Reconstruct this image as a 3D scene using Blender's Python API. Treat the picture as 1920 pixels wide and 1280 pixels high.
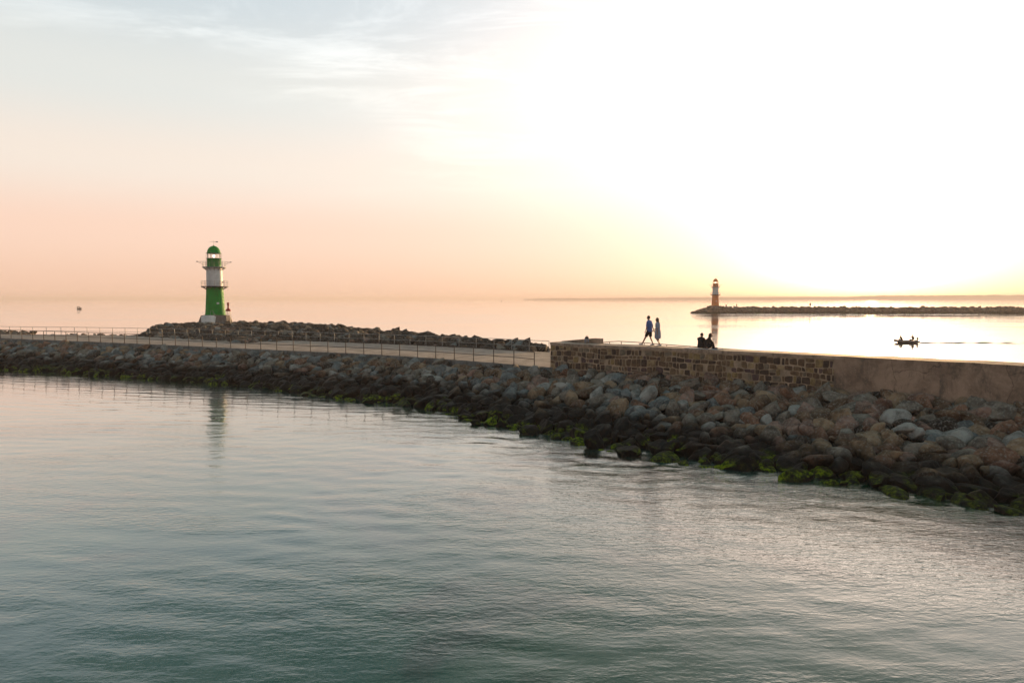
import bpy, bmesh, math, random
import numpy as np
from mathutils import Vector, Matrix, noise as mnoise
R = math.radians
PI = math.pi
random.seed(7)
for o in list(bpy.data.objects): bpy.data.objects.remove(o)
S = bpy.context.scene
C = S.collection

# ------------------------------------------------------------------ camera
HC = 7.2; PITCH = math.atan(80/1280)
cam = bpy.data.cameras.new('camera'); cam.lens = 24; cam.sensor_width = 36; cam.clip_end = 30000; cam.clip_start = 0.2
co = bpy.data.objects.new('camera', cam); C.objects.link(co)
co.location = (0, 0, HC); co.rotation_euler = (PI/2 - PITCH, 0, 0)
S.camera = co
S.view_settings.view_transform = 'Standard'; S.view_settings.look = 'None'
S.view_settings.exposure = 0.2; S.view_settings.gamma = 1.0
S.cycles.max_bounces = 6; S.cycles.volume_bounces = 0; S.cycles.use_denoising = True
S.cycles.sample_clamp_indirect = 4.0; S.cycles.sample_clamp_direct = 30.0
S.cycles.caustics_reflective = False; S.cycles.caustics_refractive = False

def ray(px, py):
    u = (px-960)/1280; v = (640-py)/1280
    return Vector((u, math.cos(PITCH)+v*math.sin(PITCH), -math.sin(PITCH)+v*math.cos(PITCH)))
def W(px, py, z=0.0):            # a point of the photograph lying on the level z
    d = ray(px, py); t = (z-HC)/d.z
    return Vector((d.x*t, d.y*t, z))
def D(px, py, Y):                # a point of the photograph at the distance Y
    d = ray(px, py); t = Y/d.y
    return Vector((d.x*t, Y, HC+d.z*t))
def proj(p):
    x, y, z = p[0], p[1], p[2]-HC
    f = y*math.cos(PITCH)-z*math.sin(PITCH); up = y*math.sin(PITCH)+z*math.cos(PITCH)
    return 960+1280*x/f, 640-1280*up/f, f

# ------------------------------------------------------------------ sun and sky
SUN_EL = 5.0; SUN_AZ = math.degrees(math.atan((1632-960)/1280))     # azimuth to the right of +Y
sdir = Vector((math.sin(R(SUN_AZ))*math.cos(R(SUN_EL)), math.cos(R(SUN_AZ))*math.cos(R(SUN_EL)), math.sin(R(SUN_EL))))
sl = bpy.data.lights.new('sun', 'SUN'); sl.energy = 5.0; sl.angle = R(0.6); sl.color = (1.0, 0.60, 0.27)
so = bpy.data.objects.new('sun', sl); C.objects.link(so)
so.rotation_euler = (-sdir).to_track_quat('-Z', 'Y').to_euler()

world = bpy.data.worlds.new('World'); S.world = world; world.use_nodes = True
nt = world.node_tree; nt.nodes.clear()
def nd(nt, t, **k):
    n = nt.nodes.new(t)
    for a, b in k.items(): setattr(n, a, b)
    return n
def mth(nt, op, a, b=None, c=None, clamp=False):
    n = nt.nodes.new('ShaderNodeMath'); n.operation = op; n.use_clamp = clamp
    for i, v in enumerate((a, b, c)):
        if v is None: continue
        if isinstance(v, (int, float)): n.inputs[i].default_value = v
        else: nt.links.new(v, n.inputs[i])
    return n.outputs[0]
def mrange(nt, v, a, b, c=0.0, d=1.0, interp='SMOOTHSTEP'):
    n = nt.nodes.new('ShaderNodeMapRange'); n.interpolation_type = interp
    nt.links.new(v, n.inputs[0])
    for i, x in enumerate((a, b, c, d)):
        if isinstance(x, (int, float)): n.inputs[i+1].default_value = x
        else: nt.links.new(x, n.inputs[i+1])
    return n.outputs[0]
def cmix(nt, fac, a, b, mode='MIX'):
    n = nt.nodes.new('ShaderNodeMix'); n.data_type = 'RGBA'; n.blend_type = mode
    n.clamp_factor = False
    if isinstance(fac, (int, float)): n.inputs[0].default_value = fac
    else: nt.links.new(fac, n.inputs[0])
    for i, v in ((6, a), (7, b)):
        if isinstance(v, tuple): n.inputs[i].default_value = (*v[:3], 1)
        else: nt.links.new(v, n.inputs[i])
    return n.outputs[2]
def ramp(nt, fac, stops, interp='LINEAR'):
    n = nt.nodes.new('ShaderNodeValToRGB'); e = n.color_ramp; e.interpolation = interp
    while len(e.elements) < len(stops): e.elements.new(0.5)
    for el, (p, c) in zip(e.elements, stops):
        el.position = p; el.color = (*c, 1) if not isinstance(c, (int, float)) else (c, c, c, 1)
    nt.links.new(fac, n.inputs[0]); return n.outputs[0]
def noise(nt, vec, scale, detail=4, rough=0.5, dist=0.0):
    n = nt.nodes.new('ShaderNodeTexNoise'); n.inputs['Scale'].default_value = scale
    n.inputs['Detail'].default_value = detail; n.inputs['Roughness'].default_value = rough; n.inputs['Distortion'].default_value = dist
    if vec is not None: nt.links.new(vec, n.inputs['Vector'])
    return n.outputs[0]
def mapping(nt, vec, scale=(1,1,1), rot=(0,0,0), loc=(0,0,0)):
    n = nt.nodes.new('ShaderNodeMapping'); nt.links.new(vec, n.inputs[0])
    n.inputs['Scale'].default_value = scale; n.inputs['Rotation'].default_value = rot; n.inputs['Location'].default_value = loc
    return n.outputs[0]

tc = nd(nt, 'ShaderNodeTexCoord'); g = tc.outputs['Generated']
nrm = nd(nt, 'ShaderNodeVectorMath', operation='NORMALIZE'); nt.links.new(g, nrm.inputs[0]); g = nrm.outputs[0]
sep = nd(nt, 'ShaderNodeSeparateXYZ'); nt.links.new(g, sep.inputs[0])
el = mth(nt, 'MULTIPLY', mth(nt, 'ARCSINE', sep.outputs[2]), 57.2958)
el = mth(nt, 'MAXIMUM', el, 0.0)
dt = nd(nt, 'ShaderNodeVectorMath', operation='DOT_PRODUCT'); nt.links.new(g, dt.inputs[0]); dt.inputs[1].default_value = sdir
cth = mth(nt, 'MINIMUM', dt.outputs['Value'], 0.99999)
th = mth(nt, 'MULTIPLY', mth(nt, 'ARCCOSINE', cth), 57.2958)
base = ramp(nt, mth(nt, 'DIVIDE', el, 90.0), [
    (0.0, (.80,.52,.38)), (0.055, (.86,.60,.475)), (0.11, (.82,.71,.615)), (0.17, (.69,.70,.665)), (0.25, (.54,.61,.645)),
    (0.32, (.13,.24,.23)), (0.6, (.15,.23,.24)), (1.0, (.18,.24,.27))], 'EASE')
back = mrange(nt, dt.outputs['Value'], -0.5, 0.45, 0.0, 1.0)
base = cmix(nt, back, cmix(nt, 1.0, base, (.70,.69,.74), 'MULTIPLY'), base)
def expf(k, s): return mth(nt, 'MULTIPLY', mth(nt, 'EXPONENT', mth(nt, 'MULTIPLY', th, -1.0/s)), k)
glow = expf(1.25, 16.0)
tint = ramp(nt, mth(nt, 'DIVIDE', el, 20.0), [(0.0, (1,.44,.17)), (0.10, (1,.67,.47)), (0.30, (1,.90,.77)), (0.6, (.98,.95,.92)), (1.0, (.93,.95,.95))])
gau = mth(nt, 'MULTIPLY', mth(nt, 'EXPONENT', mth(nt, 'MULTIPLY', mth(nt, 'MULTIPLY', th, th), -1/(23.0*23.0))), 0.95)
veil = mth(nt, 'MULTIPLY', mth(nt, 'MULTIPLY', gau, mrange(nt, el, 3.0, 18.0)), mrange(nt, el, 19.0, 27.0, 1.0, 0.5))
gv = nd(nt, 'ShaderNodeCombineColor')
for i in range(3): nt.links.new(mth(nt, 'ADD', glow, mth(nt, 'MULTIPLY', veil, (.55, .52, .55)[i])), gv.inputs[i])
room = cmix(nt, 1.0, (1, 1, 1), cmix(nt, 1.0, base, (.88, .88, .88), 'MULTIPLY'), 'SUBTRACT')      # the glow saturates towards white
sky = cmix(nt, 1.0, base, cmix(nt, 1.0, cmix(nt, 1.0, gv.outputs[0], tint, 'MULTIPLY'), room, 'MULTIPLY'), 'ADD')
vc = nd(nt, 'ShaderNodeCombineColor')
for i in range(3): nt.links.new(mth(nt, 'MULTIPLY', veil, (1.35, .74, .42)[i]), vc.inputs[i])
sky = cmix(nt, 1.0, sky, vc.outputs[0], 'ADD')
core = nd(nt, 'ShaderNodeCombineColor')
for i in range(3): nt.links.new(expf(9.0, 3.0), core.inputs[i])
sky = cmix(nt, 1.0, sky, cmix(nt, 1.0, core.outputs[0], tint, 'MULTIPLY'), 'ADD')
# thin high cloud, laid on a plane above the sea
zc = mth(nt, 'ADD', sep.outputs[2], 0.12)
cx = mth(nt, 'DIVIDE', sep.outputs[0], zc); cy = mth(nt, 'DIVIDE', sep.outputs[1], zc)
cv = nd(nt, 'ShaderNodeCombineXYZ'); nt.links.new(cx, cv.inputs[0]); nt.links.new(cy, cv.inputs[1])
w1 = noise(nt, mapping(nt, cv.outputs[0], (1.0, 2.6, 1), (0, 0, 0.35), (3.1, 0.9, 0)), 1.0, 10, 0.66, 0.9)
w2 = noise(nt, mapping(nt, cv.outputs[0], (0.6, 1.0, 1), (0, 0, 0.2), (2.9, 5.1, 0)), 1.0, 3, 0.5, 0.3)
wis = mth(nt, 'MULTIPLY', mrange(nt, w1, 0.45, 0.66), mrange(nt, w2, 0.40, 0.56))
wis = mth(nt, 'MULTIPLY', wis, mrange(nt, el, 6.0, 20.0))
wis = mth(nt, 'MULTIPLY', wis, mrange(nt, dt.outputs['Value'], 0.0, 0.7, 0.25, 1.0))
sky = cmix(nt, mth(nt, 'MULTIPLY', wis, mth(nt, 'ADD', 0.20, mth(nt, 'MULTIPLY', mrange(nt, el, 24.0, 30.0), mrange(nt, el, 42.0, 60.0, 0.28, 0.05)))), sky, (1.0, .97, .93), 'ADD')  # cloud brightened higher up, out of view, added for crisp reflections in the water
ns = nd(nt, 'ShaderNodeTexSky', sky_type='NISHITA'); ns.sun_disc = False
ns.sun_elevation = R(SUN_EL); ns.sun_rotation = R(SUN_AZ); ns.dust_density = 2.0
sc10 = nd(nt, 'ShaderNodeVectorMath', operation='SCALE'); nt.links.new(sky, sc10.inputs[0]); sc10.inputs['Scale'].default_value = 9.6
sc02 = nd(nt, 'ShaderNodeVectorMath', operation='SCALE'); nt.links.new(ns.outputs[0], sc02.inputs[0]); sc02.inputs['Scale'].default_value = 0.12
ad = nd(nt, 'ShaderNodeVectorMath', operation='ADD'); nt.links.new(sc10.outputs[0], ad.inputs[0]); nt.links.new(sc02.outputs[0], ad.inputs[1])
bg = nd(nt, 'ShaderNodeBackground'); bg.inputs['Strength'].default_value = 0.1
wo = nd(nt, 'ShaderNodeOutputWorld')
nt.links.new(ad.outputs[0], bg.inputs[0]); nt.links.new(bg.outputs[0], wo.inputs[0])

# ------------------------------------------------------------------ materials
def mat(name, col, rough=0.6, metal=0.0, var=0.0, scale=3.0, bump=0.0, bscale=20.0, emit=None, col2=None, streak=None):
    m = bpy.data.materials.new(name); m.use_nodes = True; t = m.node_tree
    b = t.nodes['Principled BSDF']; b.inputs['Roughness'].default_value = rough; b.inputs['Metallic'].default_value = metal
    b.inputs['Base Color'].default_value = (*col, 1)
    tcn = nd(t, 'ShaderNodeTexCoord'); P = tcn.outputs['Object']
    c2 = col2 or tuple(x*(1-var) for x in col)
    if var or col2:
        f = mrange(t, noise(t, P, scale, 6, 0.6), 0.38, 0.64)
        cc = cmix(t, f, tuple(col), tuple(c2))
        if streak: cc = cmix(t, mth(t, 'MULTIPLY', mrange(t, noise(t, mapping(t, P, (2.2, 2.2, .22)), 2.0, 6, .7), .50, .70), .55), cc, streak)
        t.links.new(cc, b.inputs['Base Color'])
        t.links.new(mrange(t, noise(t, P, scale*2.3, 3, 0.5), 0.3, 0.7, rough*0.8, min(1, rough*1.2)), b.inputs['Roughness'])
    if bump:
        bn = nd(t, 'ShaderNodeBump'); bn.inputs['Distance'].default_value = bump; bn.inputs['Strength'].default_value = 1
        t.links.new(noise(t, P, bscale, 6, 0.6), bn.inputs['Height']); t.links.new(bn.outputs[0], b.inputs['Normal'])
    if emit:
        b.inputs['Emission Color'].default_value = (*emit[0], 1); b.inputs['Emission Strength'].default_value = emit[1]
    return m

def rock_mat(name, col, moss_ok=True):
    m = bpy.data.materials.new(name); m.use_nodes = True; t = m.node_tree
    b = t.nodes['Principled BSDF']
    geo = nd(t, 'ShaderNodeNewGeometry'); P = geo.outputs['Position']
    sp = nd(t, 'ShaderNodeSeparateXYZ'); t.links.new(P, sp.inputs[0]); z = sp.outputs[2]
    sn = nd(t, 'ShaderNodeSeparateXYZ'); t.links.new(geo.outputs['Normal'], sn.inputs[0])
    n1 = noise(t, P, 1.7, 7, 0.62, 0.3); n2 = noise(t, P, 9.0, 6, 0.65)
    c = cmix(t, mrange(t, n1, 0.35, 0.66), tuple(x*1.25 for x in col), tuple(x*0.5 for x in col))
    c = cmix(t, mth(t, 'MULTIPLY', mrange(t, n2, 0.48, 0.70), 0.55), c, (.40,.38,.35))        # lichen and mineral specks
    c = cmix(t, mth(t, 'MULTIPLY', mrange(t, noise(t, P, 26.0, 3, 0.7), 0.56, 0.68), 0.5), c, (.06,.055,.05))
    # tide line: wet, black-algae covered stone below it
    zn = mth(t, 'ADD', z, mth(t, 'MULTIPLY', mth(t, 'SUBTRACT', noise(t, P, 0.6, 4, 0.65), 0.5), 1.7))
    zn = mth(t, 'ADD', zn, mrange(t, sp.outputs[0], 2.0, 16.0, 0.0, 0.38))
    wet = mrange(t, zn, 0.80, 1.60, 1.0, 0.0)
    c = cmix(t, mth(t, 'MULTIPLY', wet, 0.97), c, (.005,.0045,.004))
    r = mrange(t, wet, 0.0, 1.0, 0.85, 0.6)
    if moss_ok:
        mz = mth(t, 'ADD', z, mth(t, 'MULTIPLY', mth(t, 'SUBTRACT', noise(t, P, 0.45, 3, 0.6), 0.5), 1.3))
        ms = mth(t, 'MULTIPLY', mrange(t, mz, 0.20, 0.48, 1.0, 0.0), mrange(t, sn.outputs[2], 0.25, 0.75))
        ms = mth(t, 'MULTIPLY', ms, mrange(t, noise(t, P, 3.5, 6, 0.75), 0.38, 0.56))
        ms = mth(t, 'MULTIPLY', ms, mth(t, 'MULTIPLY', mrange(t, noise(t, P, .16, 2, 0.5), 0.36, 0.56, 0.35, 1.0), mrange(t, noise(t, P, .8, 1, 0.5), 0.34, 0.46)))
        mc = cmix(t, mrange(t, noise(t, P, 6.0, 7, 0.8), 0.40, 0.58), (.26,.34,.010), (.03,.055,.004))
        c = cmix(t, ms, c, mc)
        r = mth(t, 'ADD', r, mth(t, 'MULTIPLY', ms, 0.4), clamp=True)
    t.links.new(c, b.inputs['Base Color']); t.links.new(r, b.inputs['Roughness'])
    b.inputs['Specular IOR Level'].default_value = 0.12
    bn = nd(t, 'ShaderNodeBump'); bn.inputs['Distance'].default_value = 0.10; bn.inputs['Strength'].default_value = 1.0
    hgt = mth(t, 'ADD', noise(t, P, 4.0, 8, 0.68), mth(t, 'MULTIPLY', noise(t, P, 1.4, 2, 0.5, 0.8), 1.2))
    vo = nd(t, 'ShaderNodeTexVoronoi'); vo.inputs['Scale'].default_value = 2.4; t.links.new(P, vo.inputs['Vector'])
    hgt = mth(t, 'ADD', hgt, mth(t, 'MULTIPLY', vo.outputs['Distance'], 0.9))
    t.links.new(hgt, bn.inputs['Height']); t.links.new(bn.outputs[0], b.inputs['Normal'])
    return m

ROCKC = [('grey', (.25,.22,.18)), ('reddish', (.28,.155,.10)), ('tan', (.35,.24,.15)), ('blue grey', (.20,.225,.225)),
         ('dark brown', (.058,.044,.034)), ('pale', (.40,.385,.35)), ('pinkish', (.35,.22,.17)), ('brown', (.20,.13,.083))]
RM = [rock_mat('rock_'+n.replace(' ', '_'), tuple(x*.80 for x in c)) for n, c in ROCKC]

def concrete(name, col, rough=0.8, stain=(.10,.085,.07)):
    m = bpy.data.materials.new(name); m.use_nodes = True; t = m.node_tree; b = t.nodes['Principled BSDF']
    P = nd(t, 'ShaderNodeNewGeometry').outputs['Position']
    c = cmix(t, mrange(t, noise(t, P, 0.7, 8, 0.65, 0.4), 0.35, 0.68), tuple(x*1.25 for x in col), tuple(x*0.55 for x in col))
    c = cmix(t, mth(t, 'MULTIPLY', mrange(t, noise(t, mapping(t, P, (1,1,.35)), 1.8, 9, 0.75, .6), 0.48, 0.66), 0.75), c, stain)
    c = cmix(t, mth(t, 'MULTIPLY', mrange(t, noise(t, P, 7, 8, 0.8), 0.52, 0.66), 0.55), c, tuple(min(1, x*1.6) for x in col))
    v = nd(t, 'ShaderNodeTexVoronoi', feature='DISTANCE_TO_EDGE'); v.inputs['Scale'].default_value = 0.22
    wv = nd(t, 'ShaderNodeVectorMath', operation='ADD'); t.links.new(P, wv.inputs[0])
    nn = nd(t, 'ShaderNodeTexNoise'); nn.inputs['Scale'].default_value = 1.1; nn.inputs['Detail'].default_value = 6; t.links.new(P, nn.inputs['Vector'])
    t.links.new(nn.outputs['Color'], wv.inputs[1]); t.links.new(wv.outputs[0], v.inputs['Vector'])
    crack = mrange(t, v.outputs['Distance'], 0.0, 0.005, 1.0, 0.0)
    c = cmix(t, mth(t, 'MULTIPLY', crack, 0.55), c, (.05,.04,.035))
    t.links.new(c, b.inputs['Base Color']); b.inputs['Roughness'].default_value = rough
    bn = nd(t, 'ShaderNodeBump'); bn.inputs['Distance'].default_value = 0.03
    h = mth(t, 'SUBTRACT', noise(t, P, 3.0, 9, 0.68), mth(t, 'MULTIPLY', crack, 0.5))
    t.links.new(h, bn.inputs['Height']); t.links.new(bn.outputs[0], b.inputs['Normal'])
    return m
M = dict(
    conc=concrete('old_concrete', (.34,.235,.17)), pave=concrete('promenade_concrete', (.33,.25,.20), 0.8, (.24,.18,.14)),
    kerb=concrete('kerb_concrete', (.20,.21,.205)), cope=concrete('coping_concrete', (.45,.33,.25)),
    mortar=mat('mortar', (.50,.37,.26), .9, var=.4, scale=2.0, bump=.04, bscale=7),
    rust=mat('rail_steel', (.055,.036,.028), .6, .2, var=.4, scale=6), galv=mat('galvanised_steel', (.35,.35,.34), .5, .5, var=.3, scale=5),
    green=mat('green_paint', (.0008,.30,.032), .6, var=.2, streak=(.03,.09,.02), scale=1.3), white=mat('white_paint', (.72,.73,.72), .5, var=.14, streak=(.45,.40,.35), scale=1.6),
    red=mat('red_orange_paint', (.90,.23,.03), .5, var=.2, streak=(.5,.12,.03), scale=1.3), redc=mat('red_paint', (.45,.03,.02), .5, var=.3, scale=3),
    plinth=mat('plinth_concrete', (.19,.16,.14), .85, var=.4, scale=1.6, bump=.02, bscale=6), dark=mat('dark_metal', (.03,.03,.03), .5, .3, var=.3),
    lens=mat('lamp_glass', (.9,.9,.85), .1, emit=((1.0,.97,.85), 2.5)),
    skin=mat('skin', (.42,.24,.16), .55, var=.12, scale=12), hair_b=mat('brown_hair', (.05,.03,.018), .6, var=.4, scale=40),
    hair_l=mat('light_brown_hair', (.14,.08,.035), .6, var=.4, scale=40),
    blue=mat('blue_shirt_cotton', (.13,.20,.46), .85, var=.2, scale=9, bump=.006, bscale=14), black=mat('black_cotton', (.012,.012,.014), .9, var=.3, scale=9),
    dress=mat('pale_dress_cloth', (.40,.43,.50), .85, col2=(.20,.23,.32), scale=22, bump=.006, bscale=14), shoe=mat('white_shoe', (.6,.6,.6), .6, var=.2, scale=20),
    jacket=mat('dark_jacket', (.025,.02,.02), .85, var=.4, scale=8, bump=.006, bscale=12), jacket2=mat('dark_pullover', (.035,.024,.022), .85, var=.4, scale=8, bump=.006, bscale=12),
    blanket=mat('pale_blanket', (.40,.43,.48), .9, var=.35, scale=10), olive=mat('olive_jacket', (.10,.075,.02), .8, var=.3, scale=8),
    dinghy=mat('grey_dinghy_rubber', (.26,.20,.18), .55, var=.25, scale=3), motor=mat('motor_cowl', (.16,.13,.15), .4, var=.2),
    bagc=mat('grey_bag_cloth', (.30,.31,.36), .8, var=.4, scale=14), tan=mat('tan_leather', (.42,.24,.12), .6, var=.3, scale=10),
    woods=mat('far_woodland_leaves', (.05,.055,.03), .9, var=.4, scale=.02), coast=mat('far_coast_ground', (.10,.09,.06), .9, var=.3, scale=.01))
M['green'].node_tree.nodes['Principled BSDF'].inputs['Specular IOR Level'].default_value = .2
gl = bpy.data.materials.new('lantern_glass'); gl.use_nodes = True
gb = gl.node_tree.nodes['Principled BSDF']; gb.inputs['Transmission Weight'].default_value = 1; gb.inputs['Roughness'].default_value = 0.02; gb.inputs['IOR'].default_value = 1.02; gb.inputs['Base Color'].default_value = (.95,.97,.96,1)
M['glass'] = gl
STM = [mat('wall_stone_'+n, c, .8, var=.45, scale=5, bump=.025, bscale=7) for n, c in
       (('brown', (.21,.135,.075)), ('dark', (.085,.055,.038)), ('ochre', (.34,.235,.105)), ('umber', (.155,.095,.054)), ('plum', (.13,.082,.078)), ('grey', (.25,.20,.145)), ('sand', (.42,.30,.17)))]

# ------------------------------------------------------------------ mesh helpers
def link_mesh(name, verts, faces, mats, parent=None, midx=None, smooth=False, smask=None):
    me = bpy.data.meshes.new(name)
    me.from_pydata([tuple(v) for v in verts], [], faces)
    for m in (mats if isinstance(mats, (list, tuple)) else [mats]): me.materials.append(m)
    if midx is not None: me.polygons.foreach_set('material_index', midx)
    if smask is not None: me.polygons.foreach_set('use_smooth', smask)
    elif smooth: me.polygons.foreach_set('use_smooth', [True]*len(me.polygons))
    me.update()
    o = bpy.data.objects.new(name, me); C.objects.link(o)
    if parent: o.parent = parent
    return o
def tag(o, label=None, cat=None, group=None, kind=None):
    if label: o['label'] = label
    if cat: o['category'] = cat
    if group: o['group'] = group
    if kind: o['kind'] = kind
    return o
def thing(name, label, cat, loc=(0,0,0), rz=0.0, group=None):
    o = bpy.data.objects.new(name, None); C.objects.link(o); o.empty_display_size = 0.3
    o.location = loc; o.rotation_euler = (0, 0, rz)
    return tag(o, label, cat, group)
class MB:
    def __init__(s): s.v = []; s.f = []; s.sm = []
    def add(s, vs, fs, smooth=False):
        n = len(s.v); s.v += [tuple(x) for x in vs]; s.f += [tuple(i+n for i in f) for f in fs]; s.sm += [smooth]*len(fs)
    def box(s, c, d, rz=0.0, top=1.0):
        x, y, z = d[0]/2, d[1]/2, d[2]/2; ca, sa = math.cos(rz), math.sin(rz); vs = []
        for k, (sx, sy, sz) in enumerate(((-1,-1,-1),(1,-1,-1),(1,1,-1),(-1,1,-1),(-1,-1,1),(1,-1,1),(1,1,1),(-1,1,1))):
            f = top if sz > 0 else 1; X, Y = sx*x*f, sy*y*f
            vs.append((c[0]+X*ca-Y*sa, c[1]+X*sa+Y*ca, c[2]+sz*z))
        s.add(vs, [(0,3,2,1),(4,5,6,7),(0,1,5,4),(1,2,6,5),(2,3,7,6),(3,0,4,7)])
    def path(s, pts, rad, n=8, cap=True, fl=1.0, smooth=True):
        pts = [Vector(p) for p in pts]; rad = rad if isinstance(rad, (list, tuple)) else [rad]*len(pts)
        rings = []; up = None
        for i, p in enumerate(pts):
            t = (pts[min(i+1, len(pts)-1)]-pts[max(i-1, 0)]).normalized()
            if up is None: up = Vector((0,0,1)) if abs(t.z) < 0.9 else Vector((1,0,0))
            a = t.cross(up).normalized(); b = a.cross(t).normalized(); up = b
            rings.append([p+a*math.cos(2*PI*k/n)*rad[i]+b*math.sin(2*PI*k/n)*rad[i]*fl for k in range(n)])
        vs = [v for r in rings for v in r]; fs = []
        for i in range(len(pts)-1):
            for k in range(n):
                fs.append((i*n+k, i*n+(k+1)%n, (i+1)*n+(k+1)%n, (i+1)*n+k))
        s.add(vs, fs, smooth)
        if cap:
            s.add(rings[0], [tuple(range(n))[::-1]]); s.add(rings[-1], [tuple(range(n))])
    def lathe(s, prof, n=32, c=(0,0,0), smooth=True, a0=0, sx=1, sy=1):
        vs = []; fs = []
        for r, z in prof:
            for k in range(n):
                a = a0+2*PI*k/n; vs.append((c[0]+r*math.cos(a)*sx, c[1]+r*math.sin(a)*sy, c[2]+z))
        for i in range(len(prof)-1):
            for k in range(n): fs.append((i*n+k, i*n+(k+1)%n, (i+1)*n+(k+1)%n, (i+1)*n+k))
        s.add(vs, fs, smooth)
    def ring(s, r, z, t, n=36, c=(0,0)):
        pts = [(c[0]+r*math.cos(2*PI*k/n), c[1]+r*math.sin(2*PI*k/n), z) for k in range(n+1)]
        s.path(pts, t, 5, cap=False)
    def loft(s, rings, n=16, cap=True):     # rings: (cx,cy,cz, rx,ry)
        vs = []; fs = []
        for (x, y, z, rx, ry) in rings:
            for k in range(n):
                a = 2*PI*k/n; vs.append((x+rx*math.cos(a), y+ry*math.sin(a), z))
        for i in range(len(rings)-1):
            for k in range(n): fs.append((i*n+k, i*n+(k+1)%n, (i+1)*n+(k+1)%n, (i+1)*n+k))
        s.add(vs, fs, True)
        if cap: s.add(vs[:n], [tuple(range(n))[::-1]]); s.add(vs[-n:], [tuple(range(n))])
    def build(s, name, m, parent=None): return link_mesh(name, s.v, s.f, m, parent, smask=s.sm)

# ------------------------------------------------------------------ plan of the breakwater
ZW = 2.48; ZT = 4.20
def smooth_line(pts, step=0.5):
    pts = [Vector((p[0], p[1], 0)) for p in pts]; out = []
    for i in range(len(pts)-1):
        p0 = pts[max(i-1, 0)]; p1 = pts[i]; p2 = pts[i+1]; p3 = pts[min(i+2, len(pts)-1)]
        n = max(2, int((p2-p1).length/step))
        for k in range(n):
            t = k/n
            out.append(0.5*((2*p1)+(p2-p0)*t+(2*p0-5*p1+4*p2-p3)*t*t+(3*p1-p0-3*p2+p3)*t**3))
    out.append(pts[-1]); return out
def resample(line, step):
    L = [0]
    for a, b in zip(line, line[1:]): L.append(L[-1]+(b-a).length)
    n = max(1, int(L[-1]/step)); out = []; j = 0
    for i in range(n+1):
        s = min(L[-1], i*step)
        while j < len(L)-2 and L[j+1] < s: j += 1
        f = (s-L[j])/max(1e-6, L[j+1]-L[j]); out.append(line[j].lerp(line[j+1], f))
    return out
near_edge = smooth_line([(-143, 110), (-98, 96)]+[W(x, y, ZW).xy for x, y in ((0,634),(240,643.5),(480,654.5),(713,665),(920,679.5),(991,686))]+[W(1032, 641.5, ZT).xy])
wall_front = smooth_line([W(x, y, ZT).xy for x, y in ((1032,641.5),(1120,646.5),(1218,650.5),(1385,658.5),(1560,667),(1740,676),(1920,685.5))]+[(31.5, 20.5), (40, 9)])
far_edge = smooth_line([(-155, 124), (-110, 109)]+[W(x, y, ZW).xy for x, y in ((0,625.5),(140,627.5),(270,630),(480,636),(700,644),(920,654),(1030,660))]+[(14, 55), (27, 45), (41, 30), (50, 14)])
shore = smooth_line([(-160, 92), (-105, 80)]+[W(x, y, 0).xy for x, y in ((0,692),(150,701),(300,710),(400,717),(520,729),(640,745),(760,757),(870,778),(960,803),(1080,822),(1200,848),(1340,872),(1500,890),(1650,912),(1780,926),(1920,952))]+[(25.5, 14), (33, 4)])
top_line = near_edge[:-1]+wall_front                # head of the near slope
def seg(line, i): return line[min(max(i, 0), len(line)-1)]
def normal_at(line, i):
    t = (seg(line, i+1)-seg(line, i-1)).normalized(); return Vector((t.y, -t.x, 0))     # to the camera's side

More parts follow.
